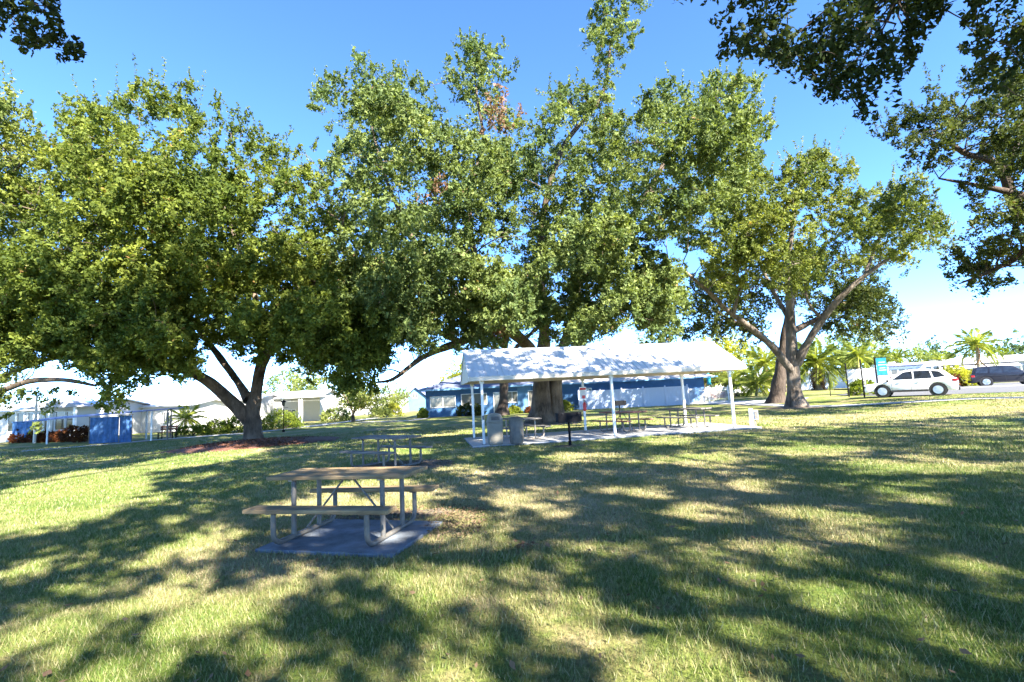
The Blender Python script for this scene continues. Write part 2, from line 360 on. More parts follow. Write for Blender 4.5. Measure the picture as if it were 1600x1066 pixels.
M_mulch = mat('red_mulch', (0.095, 0.036, 0.022), 0.95, 0.4, 14.0, bump=1.0, bscale=50, col2=(0.23, 0.10, 0.06))
M_dirt = mat('leaf_strewn_dirt', (0.075, 0.055, 0.04), 0.95, 0.35, 9.0, bump=0.8, bscale=60, col2=(0.17, 0.13, 0.095))
M_bark = bark_mat('oak_bark', (0.040, 0.028, 0.020), (0.20, 0.150, 0.110)); M_barkd = bark_mat('dark_oak_bark', (0.03, 0.022, 0.018), (0.11, 0.083, 0.065))
M_barkl = bark_mat('pale_oak_bark', (0.055, 0.042, 0.032), (0.25, 0.205, 0.165))
M_palmb = bark_mat('palm_bark', (0.16, 0.12, 0.08), (0.36, 0.30, 0.22))
LF = {
 'A': leaf_mat('oak_leaf_green', (0.030, 0.054, 0.012), (0.175, 0.212, 0.045), 0.36, dry=(0.20, 0.13, 0.05)),
 'B': leaf_mat('oak_leaf_olive', (0.036, 0.062, 0.022), (0.195, 0.245, 0.090), 0.33, dry=(0.26, 0.17, 0.11)),
 'C': leaf_mat('oak_leaf_yellow_olive', (0.044, 0.074, 0.020), (0.215, 0.245, 0.070), 0.38, dry=(0.28, 0.20, 0.10)),
 'D': leaf_mat('oak_leaf_dark', (0.022, 0.036, 0.012), (0.085, 0.105, 0.032), 0.28, dry=(0.13, 0.09, 0.05)),
 'F': leaf_mat('backlit_oak_leaf', (0.016, 0.027, 0.010), (0.055, 0.074, 0.025), 0.28),  # same oak leaf, darkened so it reads as a backlit silhouette
 'pale': leaf_mat('pale_green_leaf', (0.10, 0.15, 0.045), (0.26, 0.30, 0.11), 0.4),
 'pine': leaf_mat('blue_green_needle', (0.05, 0.085, 0.05), (0.12, 0.17, 0.09), 0.3),
 'hedge': leaf_mat('hedge_leaf', (0.06, 0.10, 0.015), (0.20, 0.25, 0.04), 0.35),
 'yellow': leaf_mat('yellow_green_leaf', (0.13, 0.17, 0.02), (0.36, 0.36, 0.06), 0.4),
 'croton': leaf_mat('croton_leaf', (0.045, 0.018, 0.018), (0.16, 0.055, 0.02), 0.3, dry=(0.42, 0.17, 0.03)),
 'palm': leaf_mat('palm_leaflet', (0.075, 0.115, 0.025), (0.24, 0.27, 0.06), 0.35),
 'mulch': leaf_mat('mulch_chip', (0.08, 0.032, 0.02), (0.24, 0.115, 0.075), 0.05),
 'litter': leaf_mat('litter_leaf', (0.085, 0.055, 0.035), (0.21, 0.145, 0.095), 0.1),
 'dry': leaf_mat('dry_leaf', (0.12, 0.065, 0.04), (0.27, 0.165, 0.115), 0.25),
}

# ------------------------------------------------------------------ ground and paving
def sheet(name, pts, z, mt, kind='structure', thick=0.0):
    mb = MB()
    if thick: mb.prism([(p[0], p[1]) for p in pts], z-thick, z)
    else: mb.add([(p[0], p[1], z) for p in pts], [tuple(range(len(pts)))])
    return tag(mb.build(name, mt), kind=kind)
# gently uneven lawn, fine near the camera, one sheet to the horizon
def ground_z(x, y):
    return np.zeros_like(x)
gx = np.concatenate([[-3000, -600, -200], np.linspace(-80, 80, 81), [200, 600, 3000]])
gy = np.concatenate([[-600, -100], np.linspace(-40, 120, 81), [250, 700, 4000]])
X, Y = np.meshgrid(gx, gy); r0 = rs(3)
Z = np.where((np.abs(X) < 80) & (Y > -40) & (Y < 120), (r0.rand(*X.shape)-1)*0.012, -0.012)
Z = Z+hgt(X, Y)
V = np.stack([X, Y, Z], -1).reshape(-1, 3); nx = len(gx); I = np.arange(len(gy)-1)[:, None]*nx+np.arange(nx-1)[None, :]
Fq = np.stack([I, I+1, I+1+nx, I+nx], -1).reshape(-1)
tag(link_mesh('lawn', V, Fq, 4, M_turf, smooth=True), kind='structure')

RS = (1.63-RISE)/1.63
A_ROAD = [(31.6*RS, 42.6*RS), (80*RS, 7.5*RS), (110*RS, 40*RS), (60*RS, 75*RS), (40.5*RS, 60.5*RS), (26.5, 41.5)]
sheet('road', A_ROAD, RISE+0.012, M_asph)
# far kerb of the road
def kerb(name, a, b, w=0.15, h=0.12):
    mb = MB(); mb.bar((a[0], a[1], RISE+h/2), (b[0], b[1], RISE+h/2), w, h); return tag(mb.build(name, M_conc), kind='structure')
kerb('kerb', (44.5*RS, 57.5*RS), (75*RS, 36.5*RS))
def strip(name, pts, w, z, mt):
    mb = MB(); L = []; R_ = []
    P = [np.array(p[:2], float) for p in pts]
    for i, p in enumerate(P):
        d = P[min(i+1, len(P)-1)]-P[max(i-1, 0)]; d /= np.linalg.norm(d); n = np.array([-d[1], d[0]])
        L.append(p+n*w/2); R_.append(p-n*w/2)
    n = len(P); mb.add([(q[0], q[1], z+float(hgt(q[0], q[1]))+(0.012 if q[0] > 15 else 0)) for q in L+R_], [(i, i+n, i+n+1, i+1) for i in range(n-1)])
    return tag(mb.build(name, mt), kind='structure')
strip('sidewalk', [G(1040, 633.5), G(1070, 632.5), G(1100, 631), G(1150, 630, 0.1), G(1200, 629.5, 0.2), G(1250, 629, 0.3), G(1330, 627.5, 0.33), G(1440, 625, 0.33), G(1520, 623, 0.33), G(1600, 621, 0.33), (32, 17)], 1.1, 0.012, M_conc)
strip('driveway', [G(1060, 632), G(1100, 630.5), G(1140, 629, 0.1), G(1200, 625, 0.3), G(1260, 622, 0.35)], 3.0, 0.009, M_conc)
strip('path', [(-27, 27.5), G(177, 694), G(236, 688), G(290, 684), G(380, 677.5), G(440, 671.5), G(520, 662), (-15, 62)], 1.3, 0.010, M_conc)
strip('path', [G(560, 660), G(640, 657.5), G(664, 654)], 1.2, 0.011, M_conc)
# pad under the nearest table
TA = (-2.146, 6.43, -0.2336)
c0 = G(398, 862); c1 = G(614, 871); c2 = G(692, 817.5); c3 = c0+(c2-c1)
PAD = [(c[0], c[1]) for c in (c0, c1, c2, c3)]
mb = MB(); mb.prism(PAD, -0.05, 0.028); tag(mb.build('concrete_pad', M_pad, bevel=0.008), kind='structure')
PAV = np.array([-1.12, 17.18]); PAZ = math.radians(10.0)
def pv(u, v): return (PAV[0]+u*math.cos(PAZ)-v*math.sin(PAZ), PAV[1]+u*math.sin(PAZ)+v*math.cos(PAZ))
SLAB = [pv(-0.42, -0.45), pv(10.15, -0.45), pv(10.15, 3.45), pv(-0.42, 3.45)]
sl = bpy.data.objects.new('pavilion_floor', None)
mb = MB(); us = [-0.42, 3.1, 6.62, 10.15]
mb.prism(SLAB, -0.06, 0.030); pf = tag(mb.build('pavilion_floor', M_pad), kind='structure')
for i in range(3):
    for j in range(2):
        q = MB(); a, b = us[i]+0.006, us[i+1]-0.006; c, d = (-0.45, 1.494) if j == 0 else (1.506, 3.45)
        q.prism([pv(a, c), pv(b, c), pv(b, d), pv(a, d)], 0.031, 0.05); q.build('floor_slab', M_conc, pf)
# mulch ring of the left oak: a low mound
def mound(name, c, rx, ry, rz, hgt, mt, seed, n=40, rings=8):
    r = rs(seed); vs = [(0, 0, hgt)]; fs = []
    wob = 1+0.14*np.sin(np.arange(n)*2*math.pi/n*3+r.rand()*6)+0.07*r.normal(size=n)
    for k in range(1, rings+1):
        t = k/rings
        for i in range(n):
            a = 2*math.pi*i/n; x = math.cos(a)*rx*t*wob[i]; y = math.sin(a)*ry*t*wob[i]
            vs.append((x*math.cos(rz)-y*math.sin(rz), x*math.sin(rz)+y*math.cos(rz), hgt*(1-t*t)+(0.03*r.rand()-0.01 if k < rings else -0.03)))
    for i in range(n): fs.append((0, 1+i, 1+(i+1) % n))
    for k in range(rings-1):
        for i in range(n):
            a = 1+k*n+i; b = 1+k*n+(i+1) % n; fs.append((a, a+n, b+n, b))
    mb = MB(); mb.add(vs, fs); o = mb.build(name, mt, smooth=True); o.location = (c[0], c[1], 0.0); return tag(o, kind='structure')
TREE_A = G(394, 691); TREE_B = G(853, 661); TREE_C = G(1243, 637)
mound('mulch_bed', (TREE_A[0]+0.9, TREE_A[1]-1.2), 3.5, 3.4, 0.1, 0.16, M_mulch, 5)
mound('bare_soil', (TREE_B[0], TREE_B[1]-0.6), 2.4, 1.9, 0.1, 0.05, M_dirt, 6)
mound('bare_soil', (TREE_C[0]+0.2, TREE_C[1]-0.2), 2.4, 1.5, -0.3, 0.05, M_dirt, 7)
mound('bare_soil', (-1.75, 7.45), 0.95, 0.28, 0.05, 0.008, M_dirt, 8)
mound('bare_soil', (-2.9, 13.1), 1.5, 1.1, -0.5, 0.014, M_dirt, 10)
mound('bare_soil', (1.64, 15.77), 0.6, 0.35, 0.1, 0.014, M_dirt, 11)

# ------------------------------------------------------------------ picnic tables
def arc(pts, k=5):
    return pts
def picnic_table(label, loc, rz, wood, steel, group=None, bench2=True, z=0.0):
    r = rs(int(abs(loc[0]*100+loc[1]*10)) % 9999)
    t = thing('picnic_table', label, 'picnic table', (loc[0], loc[1], z), rz, group)
    L = 1.83
    for i, v in enumerate((-0.245, 0.0, 0.245)):
        q = MB(); q.box((0, 0, 0), (L+0.02*r.rand(), 0.236, 0.042)); o = q.build('table_plank', wood, t, bevel=0.006); o.location = (0.02*r.normal(), v, 0.742+0.002*r.normal())
    for v in (-0.62, 0.62):
        q = MB(); q.box((0, 0, 0), (L, 0.25, 0.045)); o = q.build('bench_plank', wood, t, bevel=0.007); o.location = (0.01*r.normal(), v, 0.43); o.rotation_euler = (0, 0.004*r.normal(), 0)
    for u in (-0.60, 0.60):
        q = MB(); R = 0.030
        def corner(s):                                    # bench support: down, round, along the floor
            pts = [(u, s*0.62, 0.405), (u, s*0.62, 0.17)]
            for k in range(1, 7):
                a = k/6*math.pi/2; pts.append((u, s*(0.62-0.135*(1-math.cos(a))), 0.17-0.135*math.sin(a)))
            return pts
        A = corner(-1); B = corner(1)
        q.tube(A+[(u, 0, 0.034)]+list(reversed(B)), R, 10)
        q.build('base_rail', steel, t, smooth=True)
        for s in (-1, 1):
            q = MB(); q.tube([(u, s*0.255, 0.05), (u, s*0.255, 0.70)], R, 10); q.build('upright', steel, t, smooth=True)
            q = MB(); q.box((u, s*0.62, 0.402), (0.05, 0.20, 0.012)); q.build('bench_bracket', M_galv, t)
        q = MB(); q.box((u, 0, 0.710), (0.055, 0.66, 0.022)); q.build('cleat', M_galvr, t)
        q = MB(); q.tube([(u, 0.0, 0.075), (0.03*np.sign(u), 0.0, 0.715)], 0.013, 8); q.build('brace', M_galv, t, smooth=True)
    q = MB(); q.box((0, 0, 0.712), (0.16, 0.60, 0.016)); q.build('centre_cleat', M_woodg, t)
    return t
picnic_table('tan wooden picnic table on galvanised legs on the grey concrete pad', TA[:2], TA[2], M_woodt, M_galv, 'picnic tables', z=0.028)
picnic_table('grey weathered picnic table on bare soil behind the tan table', (-3.366, 13.03), -0.596, M_woodg, M_galv, 'picnic tables')
picnic_table('reddish picnic table on the pavilion floor beside its middle front post', (4.15, 19.75), -0.95, M_woodr, M_galv, 'picnic tables', z=0.05)
picnic_table('grey brown picnic table at the right end of the pavilion floor', (6.75, 19.95), -0.95, M_woodg, M_galv, 'picnic tables', z=0.05)
picnic_table('shaded picnic table behind the beige bin and the steel can', (0.15, 18.6), -1.05, M_woodg, M_galvr, 'picnic tables', z=0.05)

# ------------------------------------------------------------------ pavilion
pav = thing('picnic_pavilion', 'long white open picnic pavilion with gabled metal roof on slim posts', 'pavilion', (*PAV, 0.0), PAZ)
def post(u, v, top=2.22, w=0.085):
    q = MB(); q.box((0, 0, top/2), (w, w, top)); o = q.build('post', M_white, pav, bevel=0.006); o.location = (u, v, 0.0)
    q = MB(); q.box((0, 0, 0.055), (w+0.06, w+0.06, 0.014)); b = q.build('base_plate', M_galv, o)
    q = MB(); q.box((0, 0, top-0.06), (w+0.07, w+0.03, 0.10)); q.build('bracket', M_white, o, bevel=0.01)
for u in (0.0, 4.68, 9.35): post(u, 0.0)
for u in (-0.05, 4.6, 9.1): post(u, 3.1)
EV, RZ_, EZ = (-0.36, 3.46), 3.37, 2.33; RV = 1.55
u0, u1 = -0.48, 9.82; NP = 17; pw = (u1-u0)/NP
slope = math.atan2(RZ_-EZ, RV-EV[0]); sl_len = math.hypot(RZ_-EZ, RV-EV[0])
q = MB(); q.box((0, 0, 0), (pw-0.004, sl_len, 0.028))
for k in (-0.5, -0.17, 0.17): q.box((k*pw+0.03, 0, 0.022), (0.035, sl_len, 0.018))
pm = q.build('roof_panel', M_roofw, pav)
first = True
for i in range(NP):
    for s in (-1, 1):
        o = pm if first else copy_child(pm, pav); first = False
        vy = (EV[0]+RV)/2 if s < 0 else (EV[1]+RV)/2
        o.location = (u0+pw*(i+0.5), vy, (EZ+RZ_)/2); o.rotation_euler = (slope if s < 0 else -slope, 0, 0)
q = MB(); q.tube([(u0-0.01, RV, RZ_+0.012), (u1+0.01, RV, RZ_+0.012)], 0.05, 8); q.build('ridge_cap', M_roofw, pav)
for v in (0.0, 3.1):
    q = MB(); q.box(((u0+u1)/2, v, 2.245), (u1-u0-0.25, 0.10, 0.13)); q.build('eave_beam', M_cream, pav, bevel=0.005)
for v, s in ((EV[0], -1), (EV[1], 1)):
    q = MB(); q.box(((u0+u1)/2, v+0.012*s, EZ-0.075), (u1-u0, 0.022, 0.13)); q.build('fascia', M_cream, pav)
q = MB(); q.box(((u0+u1)/2, RV, 2.30), (u1-u0-0.1, 3.6, 0.014)); q.build('ceiling', M_cream, pav)
for u in (u0+0.05, u1-0.05):
    q = MB(); n = [(EV[0]+0.06, 2.245), (EV[1]-0.06, 2.245), (RV, RZ_-0.05)]
    q.add([(u-0.02, v, z) for v, z in n]+[(u+0.02, v, z) for v, z in n], [(0, 1, 2), (5, 4, 3), (0, 3, 4, 1), (1, 4, 5, 2), (2, 5, 3, 0)])
    q.build('gable_panel', M_cream, pav)
    q = MB(); q.box((u, RV, 2.21), (0.09, 3.3, 0.07)); q.build('tie_beam', M_cream, pav)
# electrical conduit on the first post
q = MB(); q.box((0.0, -0.06, 0.95), (0.07, 0.04, 0.14)); q.build('outlet_box', M_bin, pav, bevel=0.008)

def pl(u, v): x, y = pv(u, v); return (x, y)
# warning sign and extinguisher on the middle back post
def text_mesh(name, body, size, mt, parent, loc, rot=(math.pi/2, 0, 0)):
    cu = bpy.data.curves.new(name, 'FONT'); cu.body = body; cu.size = size; cu.align_x = 'CENTER'; cu.align_y = 'CENTER'; cu.extrude = 0.0008
    o = bpy.data.objects.new(name, cu); COL.objects.link(o)
    dg = bpy.context.evaluated_depsgraph_get(); me = bpy.data.meshes.new_from_object(o.evaluated_get(dg))
    bpy.data.objects.remove(o); me.materials.clear(); me.materials.append(mt)
    o = bpy.data.objects.new(name, me); COL.objects.link(o); o.parent = parent; o.location = loc; o.rotation_euler = rot
    return o
x, y = pl(4.6, 3.1)
sg = thing('warning_sign', 'white notice board with red heading on the middle back post', 'sign', (x, y-0.055, 1.60), PAZ)
q = MB(); q.box((-0.02, 0, 0), (0.30, 0.012, 0.52)); q.build('board', M_white, sg)
q = MB(); q.box((-0.02, -0.009, 0.18), (0.26, 0.004, 0.09)); q.build('heading_band', M_red, sg)
for k in range(7):
    q = MB(); q.box((-0.02, -0.009, 0.09-k*0.045), (0.20-0.03*(k % 3), 0.003, 0.012)); q.build('text_line', M_greyroof, sg)
fx = thing('fire_extinguisher', 'red fire extinguisher with red sticker hung on the sign post', 'extinguisher', (x, y-0.13, 0.88), PAZ)
q = MB(); q.lathe([(0.02, -0.02), (0.068, 0.0), (0.072, 0.03), (0.072, 0.28), (0.05, 0.33), (0.025, 0.36)], 18); q.build('cylinder', M_red, fx, smooth=True)
q = MB(); q.box((0.01, 0, 0.39), (0.09, 0.03, 0.03)); q.box((0.03, 0, 0.42), (0.12, 0.025, 0.015), ry=-0.25); q.build('handle', M_black, fx)
q = MB(); q.tube([(0.02, -0.02, 0.38), (0.075, -0.03, 0.33), (0.082, -0.03, 0.12)], 0.011, 8); q.build('hose', M_black, fx, smooth=True)
q = MB(); q.box((0, 0.045, 0.56), (0.13, 0.008, 0.13)); q.build('sticker', M_red, fx)
q = MB(); q.box((0, 0.073, 0.15), (0.08, 0.03, 0.12)); q.build('wall_bracket', M_black, fx)

# bins
tb = thing('litter_bin', 'beige square litter bin with hooded lid beside the left pavilion post', 'bin', (*G(774.5, 697)[:2], 0.05), PAZ)
def frustum(mb, w0, w1, z0, z1):
    a, b = w0/2, w1/2
    mb.add([(-a, -a, z0), (a, -a, z0), (a, a, z0), (-a, a, z0), (-b, -b, z1), (b, -b, z1), (b, b, z1), (-b, b, z1)], [(3, 2, 1, 0), (4, 5, 6, 7), (0, 1, 5, 4), (1, 2, 6, 5), (2, 3, 7, 6), (3, 0, 4, 7)])
q = MB(); frustum(q, 0.44, 0.50, 0, 0.74); q.build('body', M_bin, tb, bevel=0.03, seg=3)
q = MB(); q.box((0, 0, 0.755), (0.53, 0.53, 0.05)); q.build('rim', M_bin, tb, bevel=0.015)
q = MB(); frustum(q, 0.50, 0.42, 0.78, 0.96); q.slab_xz([(-0.21, 0.955), (0.21, 0.955), (0.17, 1.01), (0.08, 1.04), (-0.08, 1.04), (-0.17, 1.01)], -0.21, 0.21); q.build('hood', M_bin, tb, bevel=0.02)
q = MB(); q.box((0, -0.236, 0.87), (0.28, 0.03, 0.12), rx=0.2); q.build('flap', M_woodg, tb)
for sx in (-0.17, 0.17):
    q = MB(); q.box((sx, -0.243, 0.42), (0.012, 0.012, 0.5)); q.build('panel_rib', M_bin, tb)
cn = thing('steel_can', 'ribbed galvanised steel rubbish can beside the beige bin', 'rubbish can', (*G(808, 696)[:2], 0.05), 0.3)
pr = [(0.19, 0), (0.205, 0.02)]
for k in range(1, 18):
    z = 0.02+k*0.044; pr.append((0.205+0.035*k/18+(0.008 if k in (5, 6, 12, 13) else 0), z))
pr += [(0.252, 0.80), (0.252, 0.825), (0.235, 0.83)]
q = MB(); q.lathe(pr, 28); q.build('body', M_galv, cn, smooth=True)
for k in range(14):
    a = 2*math.pi*k/14; q = MB(); q.box((0.224*math.cos(a), 0.224*math.sin(a), 0.40), (0.012, 0.02, 0.70), rz=a); q.build('rib', M_galv, cn)
q = MB(); q.lathe([(0.262, 0.815), (0.266, 0.845), (0.24, 0.855), (0.10, 0.90), (0.02, 0.905)], 28); lid = q.build('lid', M_galv, cn, smooth=True)
q = MB(); q.tube([(-0.06, 0, 0.90), (-0.05, 0, 0.935), (0.05, 0, 0.935), (0.06, 0, 0.90)], 0.008, 8); q.build('lid_handle', M_galv, lid, smooth=True)
for s in (-1, 1):
    q = MB(); q.tube([(s*0.235, -0.06, 0.62), (s*0.28, -0.05, 0.60), (s*0.28, 0.05, 0.60), (s*0.235, 0.06, 0.62)], 0.009, 8); q.build('side_handle', M_galv, cn, smooth=True)

# charcoal grills
def grill(label, loc, rz, z=0.0):
    g_ = thing('pedestal_grill', label, 'grill', (loc[0], loc[1], z), rz, 'charcoal grills')
    q = MB(); q.tube([(0, 0, 0), (0, 0, 0.74)], 0.037, 12); q.build('pedestal', M_black, g_, smooth=True)
    q = MB(); q.tube([(0, 0, 0), (0, 0, 0.16)], 0.052, 12); q.build('ground_sleeve', M_black, g_, smooth=True)
    q = MB(); w, d, h = 0.72, 0.46, 0.29; z0 = 0.74
    q.box((0, 0, z0+0.01), (w, d, 0.012)); q.box((0, -d/2, z0+h/2), (w, 0.012, h)); q.box((0, d/2, z0+h/2), (w, 0.012, h))
    for s in (-1, 1): q.box((s*w/2, 0, z0+h/2), (0.012, d+0.012, h))
    q.build('fire_box', M_black, g_)
    for k in range(9):
        q = MB(); q.tube([(-w/2+0.01, -d/2+0.05*(k+0.6), z0+h-0.03), (w/2-0.01, -d/2+0.05*(k+0.6), z0+h-0.03)], 0.007, 6); q.build('grate_bar', M_black, g_)
    for s in (-1, 1):
        q = MB(); q.tube([(s*0.25, -d/2-0.01, z0+h-0.03), (s*0.25, -d/2-0.10, z0+h-0.02), (s*0.25, -d/2-0.16, z0+h-0.02)], 0.011, 8); q.build('handle', M_galv, g_, smooth=True)
    return g_
grill('black pedestal charcoal grill on the grass in front of the pavilion', G(891, 697)[:2], 0.12)
grill('black charcoal grill on the lawn behind the pavilion by the white fence', (6.3, 30.5), 0.1)

# utility pedestal right of the pavilion
ud = thing('utility_post', 'short white post with grey electric box right of the pavilion', 'utility post', (*G(1178, 669)[:2], 0.0), -0.1)
q = MB(); q.box((-0.06, 0, 0.36), (0.13, 0.10, 0.72)); q.build('post', M_white, ud, bevel=0.01)
q = MB(); q.box((0.10, -0.02, 0.48), (0.15, 0.12, 0.34)); b = q.build('meter_box', M_vinyl, ud, bevel=0.012)
q = MB(); q.box((0.10, -0.085, 0.48), (0.12, 0.01, 0.28)); q.build('cover', M_galv, b)
q = MB(); q.tube([(0.08, 0, 0.0), (0.08, 0, 0.32)], 0.02, 8); q.build('conduit', M_galvr, ud)

# ------------------------------------------------------------------ buildings
def wbuild(mb, name, mt, parent, **k):                    # mesh given in world metres, parent unrotated
    L = parent.location if parent.parent is None else parent.parent.location
    mb.v = [(x-L[0], y-L[1], z-L[2]) for x, y, z in mb.v]
    return mb.build(name, mt, parent, **k)
def wrect(px0, px1, py0, py1, Y):
    c = (px0+px1)/2, (py0+py1)/2
    a = AT(px0, c[1], Y)[0]; b = AT(px1, c[1], Y)[0]; t = AT(c[0], py0, Y)[2]; d = AT(c[0], py1, Y)[2]
    return a, b, d, t
def window(parent, x0, x1, z0, z1, y, pane=None, frame=None, bars=1, mull=True):
    pane = pane or M_pane; frame = frame or M_white; fw = 0.06
    f = MB()
    for c, d in ((((x0+x1)/2, y-0.03, z0), (x1-x0+fw, 0.07, fw)), (((x0+x1)/2, y-0.03, z1), (x1-x0+fw, 0.07, fw)),
                 ((x0, y-0.03, (z0+z1)/2), (fw, 0.072, z1-z0-fw)), ((x1, y-0.03, (z0+z1)/2), (fw, 0.072, z1-z0-fw))): f.box(c, d)
    for k in range(bars): f.box((x0+(x1-x0)*(k+1)/(bars+1), y-0.022, (z0+z1)/2), (0.045, 0.05, z1-z0-fw))
    w = wbuild(f, 'window', frame, parent)
    for k in range(bars+1):
        a = x0+(x1-x0)*k/(bars+1)+0.03; b = x0+(x1-x0)*(k+1)/(bars+1)-0.03
        q = MB(); q.box(((a+b)/2, y-0.012, (z0+z1)/2), (b-a, 0.012, z1-z0-fw)); wbuild(q, 'pane', pane, w)
    return w
def hip_roof(x0, x1, y0, y1, ze, zr, ov=0.5, hip0=True, hip1=True, t=0.10):
    mb = MB(); x0 -= ov; x1 += ov; y0 -= ov; y1 += ov; ym = (y0+y1)/2; run = (y1-y0)/2
    a = x0+(run if hip0 else 0); b = x1-(run if hip1 else 0)
    for dz in (0, ): pass
    v = [(x0, y0, ze), (x1, y0, ze), (x1, y1, ze), (x0, y1, ze), (a, ym, zr), (b, ym, zr)]
    v += [(p[0], p[1], p[2]-t) for p in v[:4]]
    mb.add(v, [(0, 1, 5, 4), (1, 2, 5), (2, 3, 4, 5), (3, 0, 4), (6, 7, 1, 0), (7, 8, 2, 1), (8, 9, 3, 2), (9, 6, 0, 3), (9, 8, 7, 6)])
    return mb
YB = 48.0
bb = thing('blue_building', 'low blue clubhouse with hipped roof coloured as in shade behind the pavilion', 'building', (-8.4, YB, 0.0))
xa = AT(665.5, 640, YB)[0]; x_r = AT(836, 630, YB)[0]
q = MB(); q.box(((xa+x_r)/2, YB+4.5, 1.25), (x_r-xa, 9, 2.5)); wbuild(q, 'wall', M_blue, bb)
x_e = 19.0
q = MB(); q.box(((x_r+0.004+x_e)/2, YB+6.0, 1.25), (x_e-x_r-0.008, 7.5, 2.5)); wbuild(q, 'wall', M_blue, bb)
q = MB(); q.box((AT(820, 630, YB)[0], YB-0.04, 1.24), (1.3, 0.08, 2.44)); wbuild(q, 'sunlit_panel', M_blue2, bb)  # lighter blue paints sunlight on the same blue wall
wbuild(hip_roof(xa, x_r+1.0, YB, YB+9, 2.62, 4.55, 0.7), 'roof', M_shing, bb)
wbuild(hip_roof(x_r-1.5, x_e, YB+2.25, YB+9.75, 2.60, 4.35, 0.9, hip0=False), 'wing_roof', M_shing2, bb)
for (c, d) in ((((xa+x_r+1)/2, YB-0.72, 2.56), (x_r-xa+2.4, 0.03, 0.16)), (((x_r+x_e)/2+1.4, YB+1.33, 2.54), (x_e-x_r-0.6, 0.03, 0.14))):
    q = MB(); q.box(c, d); wbuild(q, 'fascia', M_blue2, bb)
for (p, bars, pm_) in (((672.5, 711.5, 619.5, 636.5), 1, M_pane2), ((721, 760.5, 615.5, 632.5), 1, M_blind), ((792, 808.6, 612, 629), 1, M_blind)):
    window(bb, *wrect(*p, YB), YB, pane=pm_, bars=bars)
for p in ((771.5, 779, 615, 640), (826, 831, 611, 641)):
    a, b, c, d = wrect(*p, YB); w = window(bb, a, max(b, a+0.8), 0.08, 2.05, YB-0.085 if p[0] > 800 else YB, pane=M_pane2, bars=0)
    w.name = 'door'
a, b, c, d = wrect(909, 924, 607, 614, YB+2.2); window(bb, a, b, c, d, YB+2.25, bars=1)
for k in range(10):                                       # board joints on the front wall
    xk = xa+0.6+k*0.95
    if xk < x_r-0.3: q = MB(); q.box((xk, YB-0.006, 0.31), (0.03, 0.012, 0.6)); wbuild(q, 'batten', M_blue, bb)
# small far gabled house at left of the blue building
def gable_house(name, label, x0, x1, y0, dep, ze, zr, wallm, roofm, along='x', ov=0.4, cat='house', group=None):
    t = thing(name, label, cat, ((x0+x1)/2, y0, 0.0), 0.0, group)
    q = MB(); q.box(((x0+x1)/2, y0+dep/2, ze/2), (x1-x0, dep, ze)); wbuild(q, 'wall', wallm, t)
    q = MB(); th = 0.10
    if along == 'x':
        ym = y0+dep/2; pr = [(y0-ov, ze-0.02), (ym, zr), (y0+dep+ov, ze-0.02)]
        v = [(x, a, b) for x in (x0-ov, x1+ov) for a, b in pr]+[(x, a, b+th) for x in (x0-ov, x1+ov) for a, b in pr]
        q.add(v, [(0, 3, 4, 1), (1, 4, 5, 2), (6, 7, 10, 9), (7, 8, 11, 10), (0, 6, 9, 3), (2, 5, 11, 8), (0, 1, 7, 6), (1, 2, 8, 7), (3, 9, 10, 4), (4, 10, 11, 5)])
        g = MB()
        for x in (x0, x1-0.02): g.add([(x, y0, ze+0.003), (x, y0+dep, ze+0.003), (x, ym, zr-0.03), (x+0.02, y0, ze+0.003), (x+0.02, y0+dep, ze+0.003), (x+0.02, ym, zr-0.03)], [(0, 1, 2), (5, 4, 3), (0, 3, 4, 1), (1, 4, 5, 2), (2, 5, 3, 0)])
    else:
        xm = (x0+x1)/2; pr = [(x0-ov, ze-0.02), (xm, zr), (x1+ov, ze-0.02)]
        v = [(a, y, b) for y in (y0-ov, y0+dep+ov) for a, b in pr]+[(a, y, b+th) for y in (y0-ov, y0+dep+ov) for a, b in pr]
        q.add(v, [(0, 1, 4, 3), (1, 2, 5, 4), (6, 9, 10, 7), (7, 10, 11, 8), (0, 3, 9, 6), (2, 8, 11, 5), (0, 6, 7, 1), (1, 7, 8, 2), (3, 4, 10, 9), (4, 5, 11, 10)])
        g = MB()
        for y in (y0, y0+dep-0.02): g.add([(x0, y, ze+0.003), (x1, y, ze+0.003), (xm, y, zr-0.03), (x0, y+0.02, ze+0.003), (x1, y+0.02, ze+0.003), (xm, y+0.02, zr-0.03)], [(0, 1, 2), (5, 4, 3), (0, 3, 4, 1), (1, 4, 5, 2), (2, 5, 3, 0)])
    wbuild(q, 'roof', roofm, t)
    for k in (0, 6):
        g2 = MB(); g2.add(g.v[k:k+6], [(0, 1, 2), (5, 4, 3), (0, 3, 4, 1), (1, 4, 5, 2), (2, 5, 3, 0)]); wbuild(g2, 'gable', wallm, t)
    return t
hs = 'mobile homes round the park'
t = gable_house('gabled_house', 'small teal house with steep gable left of the blue building', AT(636, 620, 84)[0], AT(664, 620, 84)[0], 84, 7, 2.3, 3.9, M_blue2, M_awn, 'y')
window(t, *wrect(645, 652, 615, 622, 84), 84)
